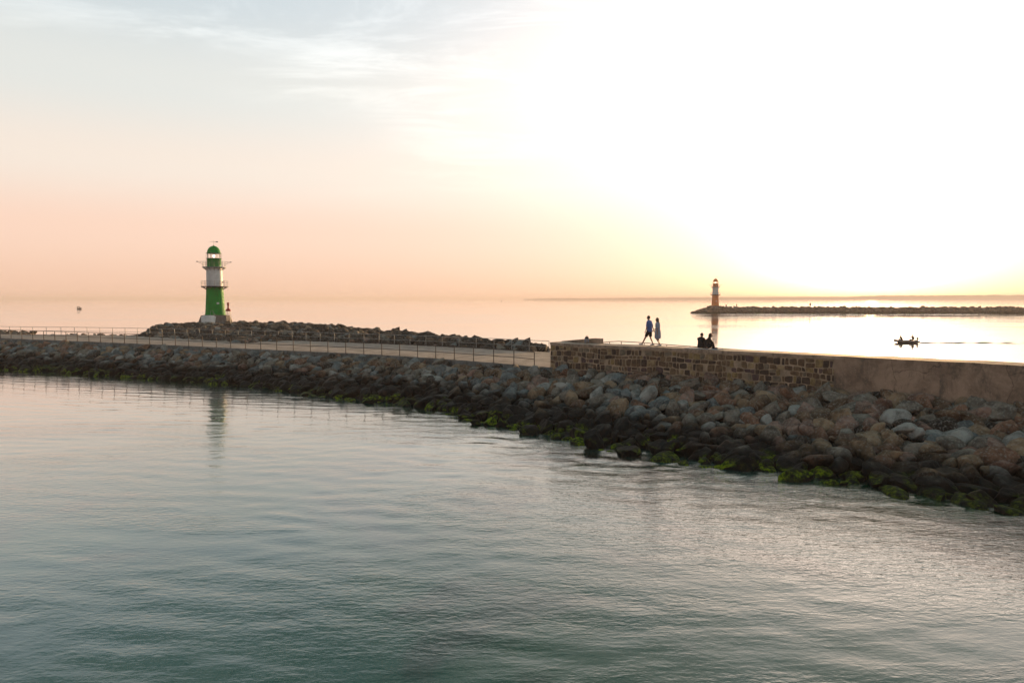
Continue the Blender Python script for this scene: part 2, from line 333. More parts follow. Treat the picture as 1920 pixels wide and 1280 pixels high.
# water -------------------------------------------------------------
def water():
    xs = list(np.concatenate([-np.geomspace(9000, 84, 24)[:-1], np.arange(-84, 44, .27), np.geomspace(44, 9000, 26)]))
    ys = list(np.concatenate([[-50, -20, 0], np.arange(4, 84, .23), np.geomspace(84, 8900, 36)]))
    X, Y = np.meshgrid(xs, ys); V = np.stack([X.ravel(), Y.ravel(), np.zeros(X.size)], 1)
    nx, ny = len(xs), len(ys)
    rw = np.random.RandomState(4); x_, y_ = V[:,0], V[:,1]; Z = np.zeros(len(V)); sl_ = np.zeros(len(V))
    for k in range(85):
        lam = 0.70*(1.7/0.70)**rw.rand(); th_ = R(76)+rw.randn()*R(26)+(R(8) if k % 2 else 0); kk = 2*PI/lam
        Z += 0.0036/kk*np.sin(kk*(x_*math.cos(th_)+y_*math.sin(th_))+rw.rand()*6.28+.8*np.sin(x_*.11+k)+.8*np.sin(y_*.13+k*2))
    env = 0.85+0.45*np.sin(x_*.13+y_*.07+1+1.5*np.sin(y_*.05))*np.sin(y_*.16-x_*.05)
    fade = np.clip((x_+84)/6, 0, 1)*np.clip((44-x_)/4, 0, 1)*np.clip((84-y_)/6, 0, 1)*np.clip((y_-4)/3, 0, 1)
    fs = [(j*nx+i, j*nx+i+1, (j+1)*nx+i+1, (j+1)*nx+i) for j in range(ny-1) for i in range(nx-1)]
    sh = np.array([(p.x, p.y) for p in shore[::2]])
    d = np.full(len(V), 1e9)
    for k in range(0, len(V), 4000):
        dd = V[k:k+4000, None, :2]-sh[None]; d[k:k+4000] = np.sqrt((dd**2).sum(2)).min(1)
    V[:,2] = Z*env*fade*(1+.3*np.clip((38-y_)/20, 0, 1)+1.6*np.exp(-(d/4.5)**2)*np.clip((x_+16)/16, 0, 1))
    o = link_mesh('sea_water', V, fs, None, smooth=True)
    o.data.materials.clear()
    at = o.data.attributes.new('shore_distance', 'FLOAT', 'POINT'); at.data.foreach_set('value', d.astype(np.float32))
    m = bpy.data.materials.new('sea_water'); m.use_nodes = True; t = m.node_tree; b = t.nodes['Principled BSDF']
    P = nd(t, 'ShaderNodeNewGeometry').outputs['Position']
    sd = nd(t, 'ShaderNodeAttribute', attribute_name='shore_distance').outputs['Fac']
    # body colour: clear teal over sand, dark weed patches on the bed
    c = cmix(t, mrange(t, noise(t, P, 0.10, 4, 0.55, 0.5), 0.40, 0.62), (.0002,.058,.047), (.004,.046,.012))
    weed = mrange(t, noise(t, mapping(t, P, (1,1,1), (0,0,0.4), (4.0,1.5,0)), 0.13, 6, 0.62, 0.6), 0.50, 0.60)
    c = cmix(t, mth(t, 'MULTIPLY', weed, 0.9), c, (.012,.011,.006))
    fo = mth(t, 'MULTIPLY', mrange(t, sd, 0.3, 2.6, 1.0, 0.0), mrange(t, noise(t, mapping(t, P, (1, 2.2, 1), (0, 0, .6)), 1.6, 7, 0.75, 1.6), 0.50, 0.62))
    c = cmix(t, mth(t, 'MULTIPLY', fo, 0.55), c, (.42, .36, .32))
    t.links.new(c, b.inputs['Base Color'])
    b.inputs['IOR'].default_value = 1.75; b.inputs['Specular Tint'].default_value = (.20, .40, .30, 1)
    b.inputs['Coat Weight'].default_value = 1.0; b.inputs['Coat IOR'].default_value = 1.34; b.inputs['Coat Roughness'].default_value = 0.02
    b.inputs['Roughness'].default_value = 0.02
    # swell, wind ripples, patches of ruffled water
    P2 = mapping(t, P, (1, 1, 0))
    def wn(scale, asp, rot, detail, rough, dist, loc=(0,0,0)):
        return noise(t, mapping(t, P2, (scale, scale*asp, 1), (0, 0, rot), loc), 1.0, detail, rough, dist)
    swell = wn(0.22, 2.3, 0.50, 2, 0.4, 0.4)
    rip = wn(1.15, 2.0, 0.36, 3, 0.55, 0.6, (3,7,0))
    rip2 = wn(2.5, 2.3, -0.12, 3, 0.6, 0.3, (8,1,0))
    fine = wn(7.0, 1.8, 0.2, 2, 0.5, 0.2)
    patch = mrange(t, wn(0.055, 2.2, 0.45, 5, 0.6, 0.8, (2.4,0.6,0)), 0.40, 0.60)
    far = mrange(t, nd(t, 'ShaderNodeCameraData').outputs['View Z Depth'], 60.0, 400.0, 1.0, 0.25) if False else None
    spx = nd(t, 'ShaderNodeSeparateXYZ'); t.links.new(P, spx.inputs[0]); spy = spx.outputs[1]
    near = mth(t, 'MULTIPLY', mth(t, 'MULTIPLY', mrange(t, spx.outputs[0], -12.0, 8.0, 0.15, 1.0), mrange(t, sd, 1.0, 10.0, 1.0, 0.0)), mrange(t, noise(t, P, .25, 2), .35, .6, .35, 1.0))
    calm = mrange(t, spy, 26.0, 46.0, 1.0, 0.30)
    h = mth(t, 'MULTIPLY', swell, 0.010)
    h = mth(t, 'ADD', h, mth(t, 'MULTIPLY', rip, mth(t, 'ADD', 0.0015, mth(t, 'MULTIPLY', patch, 0.004))))
    h = mth(t, 'ADD', h, mth(t, 'MULTIPLY', mth(t, 'MULTIPLY', rip2, calm), mth(t, 'ADD', 0.005, mth(t, 'MULTIPLY', patch, 0.012))))
    h = mth(t, 'ADD', h, mth(t, 'MULTIPLY', mth(t, 'MULTIPLY', fine, calm), mth(t, 'ADD', 0.0007, mth(t, 'MULTIPLY', patch, 0.0024))))
    ruf = mth(t, 'MULTIPLY', mrange(t, wn(.012, 5.0, 0.03, 4, .6, .6, (3,2,0)), .48, .60), mrange(t, spy, 130.0, 260.0))
    h = mth(t, 'ADD', h, mth(t, 'MULTIPLY', wn(.9, 2.0, .1, 3, .6, .4, (1,9,0)), mth(t, 'MULTIPLY', ruf, .10)))
    lap = wn(1.5, 2.4, 0.62, 4, 0.6, 1.2, (5,5,0))
    h = mth(t, 'ADD', h, mth(t, 'MULTIPLY', mth(t, 'MULTIPLY', lap, near), 0.045))
    bn = nd(t, 'ShaderNodeBump'); bn.inputs['Distance'].default_value = 1.0; bn.inputs['Strength'].default_value = 1.0
    t.links.new(h, bn.inputs['Height']); t.links.new(bn.outputs[0], b.inputs['Normal']); t.links.new(bn.outputs[0], b.inputs['Coat Normal'])
    o.data.materials.append(m); M['water'] = m
    tag(o, kind='structure')
water()

# mound under the stones, promenade slab ------------------------------------------------
def ruled(name, lines, m, kind='structure', smooth=False):
    n = 160
    def at(line, f):
        x = f*(len(line)-1); i = int(x); i = min(i, len(line)-2); return line[i].lerp(line[i+1], x-i)
    vs = []; fs = []
    for j in range(n+1):
        for (line, z, off) in lines:
            p = at(line, j/n); i = int(j/n*(len(line)-1)); q = p+normal_at(line, i)*off
            vs.append((q.x, q.y, z))
    k = len(lines)
    for j in range(n):
        for i in range(k-1): fs.append((j*k+i, (j+1)*k+i, (j+1)*k+i+1, j*k+i+1))
    o = link_mesh(name, vs, fs, m, smooth=smooth); tag(o, kind=kind); return o
TL = resample(top_line, 1.0)
# match every point of the head line with the nearest shore point
def nearest(line, p):
    return min(line, key=lambda q: (q-p).length_squared)
SH = []; prev = 0
for p in TL:
    j = min(range(prev, min(prev+40, len(shore))), key=lambda k: (shore[k]-p).length_squared) if prev < len(shore)-1 else len(shore)-1
    prev = j; SH.append(shore[j])
for _ in range(6): SH = [SH[0]]+[(SH[i-1]+SH[i]*2+SH[i+1])/4 for i in range(1, len(SH)-1)]+[SH[-1]]
NEDGE = sum(1 for p in TL if proj((p.x, p.y, ZW))[0] < 1025 or p.y > 70)
def slope_pt(s, t):              # s index along the head, t: 0 at the wall foot, 1 at the waterline, beyond 1 under water
    i = min(int(s), len(TL)-2); f = s-i
    a = TL[i].lerp(TL[i+1], f); b = SH[i].lerp(SH[i+1], f)
    p = a.lerp(b, t); z = (2.27 if i > NEDGE else 2.04+.23*max(0, 1-(NEDGE-i)/8))*(1-t)
    return Vector((p.x, p.y, z))
vs = []; fs = []; TT = [-0.02, 0.2, 0.4, 0.6, 0.8, 1.0, 1.25, 1.6]
for i in range(len(TL)):
    for t_ in TT:
        p = slope_pt(min(i, len(TL)-1.001), t_); vs.append((p.x, p.y, p.z-0.55))
K = len(TT)
for i in range(len(TL)-1):
    for k in range(K-1): fs.append((i*K+k, i*K+k+1, (i+1)*K+k+1, (i+1)*K+k))
core = link_mesh('breakwater_ground', vs, fs, RM[4]); tag(core, kind='structure')
# promenade: top sheet and the kerb face towards the camera, closed slab
def slab():
    A = resample(near_edge, 1.0); A = A+resample([p-normal_at(wall_front, i)*0.25 for i, p in enumerate(wall_front)], 1.0)[1:]
    n = len(A)
    Fr = far_edge; vs = []; fs = []
    def atf(f):
        x = f*(len(Fr)-1); i = min(int(x), len(Fr)-2); return Fr[i].lerp(Fr[i+1], x-i)
    # arc-length pairing
    B = resample(far_edge, 1.0)
    for j in range(n):
        a = A[j]; b = B[min(len(B)-1, int(round(j*(len(B)-1)/(n-1))))]
        for (p, z) in ((a, 1.6), (a, ZW), (b, ZW), (b, 0.5)): vs.append((p.x, p.y, z))
    for j in range(n-1):
        for i in range(3): fs.append((j*4+i, j*4+i+1, (j+1)*4+i+1, (j+1)*4+i))
    mi = [[1, 0, 1][k % 3] for k in range(len(fs))]
    o = link_mesh('promenade', vs, [f[::-1] for f in fs], [M['pave'], M['kerb']], midx=mi); tag(o, kind='structure')
slab()

# ------------------------------------------------------------------ rocks
def rock_proto(seed, sub, ang):
    rnd = random.Random(seed); bm = bmesh.new(); bmesh.ops.create_icosphere(bm, subdivisions=sub, radius=1.0)
    pl = []
    for k in range(11 if ang else 9):
        n = Vector((rnd.gauss(0,1), rnd.gauss(0,1), rnd.gauss(0,1)*0.8)).normalized(); pl.append((n, rnd.uniform(.38,.70) if ang else rnd.uniform(.66,.90)))
    off = Vector((rnd.uniform(-50,50),)*3); soft = 0.05 if ang else 0.22
    for v in bm.verts:
        p = v.co.copy()
        p *= 1+0.20*mnoise.noise(p*1.1+off)
        for n, d in pl:
            e = p.dot(n)-d
            if e > 0: p -= n*e*(1-soft)
        p *= 1+0.05*mnoise.noise(p*2.6+off)+0.02*mnoise.noise(p*6+off)
        v.co = p
    V = np.array([v.co[:] for v in bm.verts]); F = [tuple(v.index for v in f.verts) for f in bm.faces]; bm.free()
    V -= (V.max(0)+V.min(0))/2; V /= (V.max(0)-V.min(0))/2
    return V, F
NP = 18
P_HI = [rock_proto(100+i, 4, i % 3 != 0) for i in range(NP)]
P_LO = [rock_proto(100+i, 3, i % 3 != 0) for i in range(NP)]
P_XS = [rock_proto(100+i, 2, i % 3 != 0) for i in range(NP)]

def place(line_pts_fn, smax, tmin, tmax, rfun, n_try, seed, dens=1.18):
    rnd = random.Random(seed); grid = {}; out = []; cell = 1.2
    cand = []
    for _ in range(n_try):
        s = rnd.uniform(0, smax); t = rnd.uniform(tmin, tmax); cand.append((rfun(s, t, rnd), s, t))
    cand.sort(key=lambda c: -c[0])
    for r, s, t in cand:
        p = line_pts_fn(s, t); gx, gy = int(p.x//cell), int(p.y//cell); ok = True
        for a in (-2,-1,0,1,2):
            for b in (-2,-1,0,1,2):
                for (q, rq) in grid.get((gx+a, gy+b), ()):
                    if (p-q).length < dens*(r+rq)*0.5*1.0: ok = False; break
                if not ok: break
            if not ok: break
        if ok: grid.setdefault((gx, gy), []).append((p, r)); out.append((p, r, s, t))
    return out
def rsize(s, t, rnd):
    r = rnd.choice((.18,.22,.26,.30,.34,.39,.44,.50)) * rnd.uniform(.9,1.12)
    p = TL[min(int(s), len(TL)-1)]
    return r*(1.0 if p.x > 0 else .92)
def rock_rot(rnd, n):
    q = Vector((0,0,1)).rotation_difference(n)
    return (Matrix.Rotation(rnd.gauss(0,.38), 3, 'X') @ Matrix.Rotation(rnd.gauss(0,.38), 3, 'Y') @ q.to_matrix() @ Matrix.Rotation(rnd.uniform(0, 2*PI), 3, 'Z'))
rnd = random.Random(5)
def pickc(rnd, px=1500):
    # paler and bluer stones to the left, redder ones to the right
    w = [22, 7, 9, 22, 8, 15, 6, 11] if px < 1250 else [22, 14, 17, 2, 9, 5, 18, 18]
    return rnd.choices(range(8), w)[0]
rocks = []        # (centre, r, rotation matrix, scale, colour, proto)
sm = len(TL)-2
for (p, r, s, t) in place(slope_pt, sm, -0.01, 1.12, rsize, 50000, 11, 1.30):
    px, py, f = proj(p) if p.y > 2 else (9999, 0, 1)
    i = min(int(s), len(TL)-2); tv = (TL[i+1]-TL[i]).normalized(); nn = Vector((tv.y, -tv.x, 0)); nrm_ = (nn*0.42+Vector((0,0,1))).normalized()
    sc = (r*rnd.uniform(1.05,1.6), r*rnd.uniform(.80,1.10), r*rnd.uniform(.52,.86))
    p = p+nrm_*(rnd.uniform(-.16,.22)-0.02+0.10*r)
    if t < .12: p = p + nn*r*0.6 - Vector((0,0,.08 if i > NEDGE else .16))
    if t > 1.0 and rnd.random() < .5: continue
    rocks.append([p, r, rock_rot(rnd, nrm_), sc, pickc(rnd, px), rnd.randrange(NP)])
# stones standing apart in the shallow water, as in the photograph
for (px, py, r) in ((985,815,.34),(893,797,.38),(922,797,.50),(946,800,.46),(800,763,.36),(850,772,.36),(872,786,.42),(1020,806,.52),(1097,818,.72),(1137,825,.50),(1172,832,.45),(1318,862,.5),(1375,872,.66),(1435,879,.4),
                    (1495,883,.50),(1532,893,.34),(1608,896,.44),(1652,909,.62),(1700,905,.45),(1735,917,.66),(1768,915,.60),(1590,893,.3),(1835,925,.4),(1895,925,.62),(640,742,.34),(700,752,.3),(590,737,.3),(975,800,.4)):
    p = W(px, py, 0.0); rocks.append([p+Vector((0, 0.2, r*0.12)), r, rock_rot(rnd, Vector((0,0,1))), (r*rnd.uniform(1.05,1.35), r*rnd.uniform(.8,1), r*rnd.uniform(.6,.75)), rnd.choice((0,4,7)), rnd.randrange(NP)])

# outer rubble: crest points behind the promenade (the green tower stands in it)
crest = [(*D(px, py+3.5, Y),) for px, py, Y in ((1034,643,65),(900,634,71),(800,624.5,79),(700,617,87),(600,608.5,97),(500,602.5,106),(440,603,111),(385,604,111),(310,608,108),(278,618,101))]
def mound():
    cl = smooth_line([(a,b) for a,b,c in crest], 1.0)
    zs = np.interp(np.linspace(0, 1, len(cl)), np.linspace(0, 1, len(crest)), [c[2] for c in crest])
    B = far_edge
    lines = []
    for i, p in enumerate(cl):
        foot = nearest(B, p); foot = foot+(p-foot).normalized()*0.35
        if (p-foot).length > 13 and i > len(cl)*0.3: foot = p+(foot-p).normalized()*(13+ (p-foot).length*0.45)
        lines.append((p, zs[i], foot))
    return lines
ML = mound()
def mound_pt(s, t):
    i = min(int(s), len(ML)-2); f = s-i
    a = ML[i][0].lerp(ML[i+1][0], f); b = ML[i][2].lerp(ML[i+1][2], f); za = ML[i][1]+(ML[i+1][1]-ML[i][1])*f
    p = a.lerp(b, t) if t >= 0 else a+(a-b).normalized()*(-t)*3.5
    z = za+(2.2-za)*min(1, max(0, t)**1.3) if t >= 0 else za+(t*5.0)
    return Vector((p.x, p.y, z))
vs = []; fs = []; TM = [-1.0, -.5, -.2, 0, .25, .5, .75, 1.0]
for i in range(len(ML)):
    for t_ in TM: p = mound_pt(min(i, len(ML)-1.001), t_); vs.append((p.x, p.y, p.z-.75-(1.2 if i > len(ML)-7 else 0)))
for i in range(len(ML)-1):
    for k in range(7): fs.append((i*8+k, (i+1)*8+k, (i+1)*8+k+1, i*8+k+1))
tag(link_mesh('rubble_ground', vs, fs, RM[4]), kind='structure')
far_rocks = []
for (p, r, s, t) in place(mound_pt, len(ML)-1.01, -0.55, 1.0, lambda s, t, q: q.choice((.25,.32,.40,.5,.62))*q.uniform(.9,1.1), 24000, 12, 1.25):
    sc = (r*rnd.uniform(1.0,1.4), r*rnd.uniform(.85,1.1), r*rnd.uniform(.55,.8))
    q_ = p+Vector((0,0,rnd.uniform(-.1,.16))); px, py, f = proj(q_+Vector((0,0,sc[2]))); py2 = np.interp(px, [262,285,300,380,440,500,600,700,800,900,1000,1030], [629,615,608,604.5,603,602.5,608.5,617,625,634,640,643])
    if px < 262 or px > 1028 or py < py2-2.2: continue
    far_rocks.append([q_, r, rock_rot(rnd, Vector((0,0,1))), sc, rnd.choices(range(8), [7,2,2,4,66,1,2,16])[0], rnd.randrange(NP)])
# low stones on the outer edge, left of the spit
for k in range(45):
    px = rnd.uniform(60, 270); p = W(px, 628, ZW); q = nearest(far_edge, Vector((p.x, p.y, 0)))
    r = rnd.uniform(.2,.42); far_rocks.append([Vector((q.x+rnd.uniform(-.5,.5), q.y+rnd.uniform(.5,1.6), 2.2+rnd.uniform(-.2,.2))), r, rock_rot(rnd, Vector((0,0,1))), (r*1.3, r, r*.65), rnd.choice((0,4,7)), rnd.randrange(NP)])
for k in range(110):
    px = rnd.uniform(-120, 62); q = nearest(far_edge, W(px, 625, ZW)*1.0 - Vector((0,0,ZW)))
    r = rnd.uniform(.3,.5); far_rocks.append([Vector((q.x+rnd.uniform(-.5,.5), q.y+rnd.uniform(.7,3.5), 2.36+rnd.uniform(-.3,.12))), r, rock_rot(rnd, Vector((0,0,1))), (r*1.3, r, r*.65), rnd.choice((0,4,7)), rnd.randrange(NP)])

def vis_size(rk):
    p = rk[0]
    if p.y < 3: return 0
    x, y, f = proj(p); m = 1280*rk[1]/f
    if x < -m*.2 or x > 1920+m*.2 or p.z < -0.12-0.0: return 0
    return m*(rk[3][0]*rk[3][2])/(rk[1]*rk[1])
order = sorted(range(len(rocks)), key=lambda i: -vis_size(rocks[i]))
chosen = [i for i in order if rocks[i][0].z+rocks[i][3][2] > 0.12][:300]
cs = set(chosen)
RMESH = []
for i in range(NP):
    me = bpy.data.meshes.new('boulder'); me.from_pydata(P_HI[i][0].tolist(), [], P_HI[i][1]); me.materials.append(RM[0])
    me.polygons.foreach_set('use_smooth', [True]*len(me.polygons)); me.update(); RMESH.append(me)
def zone(z):
    return 'touching the water' if z < .38 else 'in the wet band' if z < .95 else 'at mid slope' if z < 1.6 else 'high on the slope' if z < 2.15 else 'on the top row'
def mark(px):
    for a, n in ((760, 'below the promenade rail'), (1000, "left of the wall's end"), (1110, "below the wall's end"), (1190, 'left of the walkers'), (1262, 'below the walkers'), (1370, 'below the seated pair'),
                 (1470, 'right of the seated pair'), (1580, 'below the last masonry'), (1700, 'below the concrete joint'), (1810, 'below the bare concrete'), (9999, 'at the right edge')):
        if px < a: return n
ents = []
for i in chosen:
    p, r, rot, sc, ci, pi = rocks[i]; px, py, f = proj(p)
    size = 'large' if r > .42 else 'small' if r < .31 else 'middling'
    cn = ROCKC[ci][0]
    if p.z < .38: cn = 'mossy dark'
    elif p.z < .95: cn = 'wet '+cn
    ents.append([i, px, f'{size} {cn} {"angular" if pi % 3 != 0 else "rounded"}', f'{zone(p.z)} {mark(px)}'])
by = {}
for e in ents: by.setdefault((e[2], e[3]), []).append(e)
ORD = ['first', 'second', 'third', 'fourth', 'fifth', 'sixth', 'seventh', 'eighth', 'ninth', 'tenth']
for (a, b), L in by.items():
    L.sort(key=lambda e: e[1])
    for k, e in enumerate(L):
        e.append(f'{a} boulder {b}' if len(L) == 1 else f'{ORD[min(k,9)]}-from-left {a} boulder {b}')
for e in ents:
    p, r, rot, sc, ci, pi = rocks[e[0]]
    o = bpy.data.objects.new('boulder', RMESH[pi]); C.objects.link(o)
    o.matrix_world = Matrix.Translation(p) @ (rot @ Matrix.Diagonal(Vector(sc))).to_4x4()
    o.material_slots[0].link = 'OBJECT'; o.material_slots[0].material = RM[ci]
    tag(o, e[4], 'boulder', 'boulders of the near breakwater slope')
def merge(name, lst, protos):
    V = []; Fc = []; MI = []; n = 0
    for p, r, rot, sc, ci, pi in lst:
        v, f = protos[pi]; A = np.array(rot @ Matrix.Diagonal(Vector(sc))); w = v @ A.T+np.array(p); V.append(w)
        Fc.append(np.array(f)+n); MI.append(np.full(len(f), ci)); n += len(v)
    V = np.concatenate(V); Fc = np.concatenate(Fc); MI = np.concatenate(MI)
    me = bpy.data.meshes.new(name); me.vertices.add(len(V)); me.vertices.foreach_set('co', V.ravel())
    me.loops.add(Fc.size); me.loops.foreach_set('vertex_index', Fc.ravel()); me.polygons.add(len(Fc))
    me.polygons.foreach_set('loop_start', np.arange(0, Fc.size, 3)); me.polygons.foreach_set('loop_total', np.full(len(Fc), 3))
    for m in RM: me.materials.append(m)
    me.polygons.foreach_set('material_index', MI.astype(np.int32)); me.polygons.foreach_set('use_smooth', np.ones(len(Fc), bool)); me.update(calc_edges=True); me.validate()
    o = bpy.data.objects.new(name, me); C.objects.link(o); return o
rest = [r for i, r in enumerate(rocks) if i not in cs and r[0].x > -125]
tag(merge('riprap', rest, P_LO), 'grey and brown armour stones of the near slope down to the water', 'rocks', kind='stuff')
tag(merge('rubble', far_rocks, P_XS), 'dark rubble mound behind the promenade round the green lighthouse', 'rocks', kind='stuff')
print('ROCKS', len(rocks), len(far_rocks))

# ------------------------------------------------------------------ harbour wall
def wall():
    wf = wall_front; L = [0]
    for a, b in zip(wf, wf[1:]): L.append(L[-1]+(b-a).length)
    def at(s, z, off=0.0):
        j = max(0, min(np.searchsorted(L, s)-1, len(wf)-2)); f = (s-L[j])/(L[j+1]-L[j]); p = wf[j].lerp(wf[j+1], f)
        n = (normal_at(wf, j)*(1-f)+normal_at(wf, j+1)*f).normalized()
        return Vector((p.x+n.x*off, p.y+n.y*off, z))
    root = thing('harbour_wall', 'long stone and concrete sea wall that the couples walk and sit on', 'wall', wf[0])
    iv = Vector((wf[0].x, wf[0].y, 0))
    s1 = 0; 
    for k, p in enumerate(wf):
        if proj((p.x, p.y, ZT))[0] < 1587: s1 = L[k]
    WD = 1.6; ZC = ZT-0.17
    def extr(name, m, sa, sb, z0, z1, o0, o1, wob=0.0):   # a bar of wall between two offsets
        n = max(2, int((sb-sa)/0.35)); vs = []; fs = []
        for j in range(n+1):
            s = sa+(sb-sa)*j/n
            for (z, o) in ((z0, o0), (z1, o0), (z1, o1), (z0, o1)):
                w = wob*mnoise.noise(Vector((s*1.3, z*3, o))) if wob else 0
                vs.append(at(s, z+(w if z == z1 else 0), o+w)-iv)
        for j in range(n):
            for i in range(4): fs.append((j*4+i, j*4+(i+1) % 4, (j+1)*4+(i+1) % 4, (j+1)*4+i))
        fs += [(0,3,2,1), (n*4, n*4+1, n*4+2, n*4+3)]
        link_mesh(name, vs, fs, m, root)
    core_ = extr('mortar_core', M['mortar'], 0, s1, 0.9, ZC, 0.0, -WD)
    extr('coping', M['cope'], -0.0, s1, ZC+.003, ZT, 0.045, -WD-.04, 0.03)
    extr('concrete_section', M['conc'], s1+.002, L[-1], 0.9, ZT+.003, 0.06, -WD-.05, 0.025)
    extr('plaster_pier', M['conc'], s1-.45, s1, 2.0, ZC-.003, 0.05, -.02, 0.03)
    # stones
    rs = random.Random(3); V = []; F = []; MI = []
    zb = [1.5]
    while zb[-1] < ZC-.12: zb.append(zb[-1]+rs.uniform(.30,.43))
    zb[-1] = ZC-.03
    def zrow(k, s): 
        if k == len(zb)-1: return zb[k]-.02+0.03*mnoise.noise(Vector((s*.8, 5, 0)))
        return zb[k]+0.15*mnoise.noise(Vector((s*.33, k*3.1, 1)))+0.08*mnoise.noise(Vector((s*1.4, k*7.1, 4)))
    def stone(poly, mi):
        c = sum((Vector(q) for q in poly), Vector((0,0)))/len(poly); n = len(poly); base = len(V); h = rs.uniform(.018,.045)
        for fsc, off in ((1.0, -.01), (.97, h*.75), (.86, h)):
            for q in poly:
                w = c+(Vector(q)-c)*fsc; V.append(at(w.x, w.y, off+(rs.uniform(-.004,.004) if off > 0 else 0))-iv)
        for lv in (0, 1):
            for i in range(n): F.append((base+lv*n+i, base+lv*n+(i+1) % n, base+(lv+1)*n+(i+1) % n, base+(lv+1)*n+i)); MI.append(mi)
        F.append(tuple(base+2*n+i for i in range(n))); MI.append(mi)
    def poly_of(s, w, za, zc, zd, ze, g):       # bottom-left, bottom-right, top-right, top-left heights
        a = Vector((s+g, za+g)); b = Vector((s+w-g, zc+g)); c = Vector((s+w-g, zd-g)); d = Vector((s+g, ze-g))
        j = lambda: Vector((rs.uniform(-.035,.035), rs.uniform(-.03,.03)))
        a += j(); b += j(); c += j(); d += j(); out = []
        Q = [a, b, c, d]
        for k in range(4):
            p0 = Q[k-1]; p1 = Q[k]; p2 = Q[(k+1) % 4]; ch = rs.uniform(.2,.46)
            out += [p1.lerp(p0, ch*.8), p1.lerp(p0, ch*.25).lerp(p1.lerp(p2, ch*.25), .5), p1.lerp(p2, ch*.8)]
        return out
    for k in range(len(zb)-1):
        s = 0.03
        while s < s1-.5:
            w = rs.choice((.20,.24,.29,.34,.40,.47))*rs.uniform(.9,1.1); e = s+w
            g = rs.uniform(.015,.034); mi = rs.choices(range(7), [26,20,8,22,8,10,6])[0]
            z0a, z0b, z1a, z1b = zrow(k, s), zrow(k, e), zrow(k+1, s), zrow(k+1, e)
            if w > .36 and rs.random() < .16:
                m_ = rs.uniform(.4,.6); ma, mb_ = z0a+(z1a-z0a)*m_, z0b+(z1b-z0b)*m_
                stone(poly_of(s, w, z0a, z0b, mb_, ma, g), mi); stone(poly_of(s, w, ma, mb_, z1b, z1a, g), rs.randrange(6))
            elif rs.random() < .93: stone(poly_of(s, w, z0a, z0b, z1b, z1a, g), mi)
            s = e
    link_mesh('masonry', V, F, STM, root, midx=MI)
    # end face stones
    mb = MB(); a = at(0, 0, 0)
    # low parapet block on the far side near the end
    sA = 1.2; sB = 0
    for k, p in enumerate(wf):
        if proj((p.x, p.y, ZT))[0] < 1117: sB = L[k]
    pb = MB(); n = 10; vs = []; fs = []
    for j in range(n+1):
        s = 0.02+(sB-.02)*j/n; h = 0.33*min(1, (j/n)*1.1+.12)
        for (z, o) in ((ZT+.004, -WD+.42), (ZT+h, -WD+.40), (ZT+h, -WD+.02), (ZT+.004, -WD)): vs.append(at(s, z, o)-iv)
    for j in range(n):
        for i in range(4): fs.append((j*4+i, j*4+(i+1) % 4, (j+1)*4+(i+1) % 4, (j+1)*4+i))
    fs += [(0,3,2,1), (n*4, n*4+1, n*4+2, n*4+3)]
    link_mesh('parapet', vs, fs, M['conc'], root)
    return at, L, s1
wat, wL, ws1 = wall()

# ------------------------------------------------------------------ railings
def railing(name, label, line, z0, hgt, step, m, rp=.022, rails=(1.0,.5), zf=None, close=None):
    pts = resample(line, step); b = pts[0]; root = thing(name, label, 'railing', (b.x, b.y, z0))
    for p in pts:
        mb = MB(); h = hgt; mb.path([(p.x-b.x, p.y-b.y, -0.02), (p.x-b.x, p.y-b.y, h)], rp*1.05, 6); mb.box((p.x-b.x, p.y-b.y, .012), (.13,.13,.02))
        mb.build('post', m, root)
    fine = resample(line, .5); fine[-1] = pts[-1] if close is None else fine[-1]
    for k, f in enumerate(rails):
        mb = MB(); mb.path([(p.x-b.x, p.y-b.y, hgt*f+.004*math.sin(i*.9)) for i, p in enumerate(fine)], rp if k == 0 else rp*.8, 6)
        mb.build('top_rail' if k == 0 else 'middle_rail', m, root)
    return root
def clip(line, x0, x1): return [p for p in line if x0 < proj((p.x, p.y, ZW))[0] < x1]
nl = [p-normal_at(near_edge, i)*.16 for i, p in enumerate(near_edge)]
railing('near_railing', 'brown pipe railing along the near promenade edge above the boulders', clip(nl, -40, 1024), ZW, 1.0, 2.0, M['rust'], .032)
fl = [p+normal_at(far_edge, i)*.16 for i, p in enumerate(far_edge)]
railing('far_railing', 'grey pipe railing along the seaward promenade edge before the rubble', clip(fl, -40, 1040), ZW, 1.0, 2.05, M['galv'], .028)
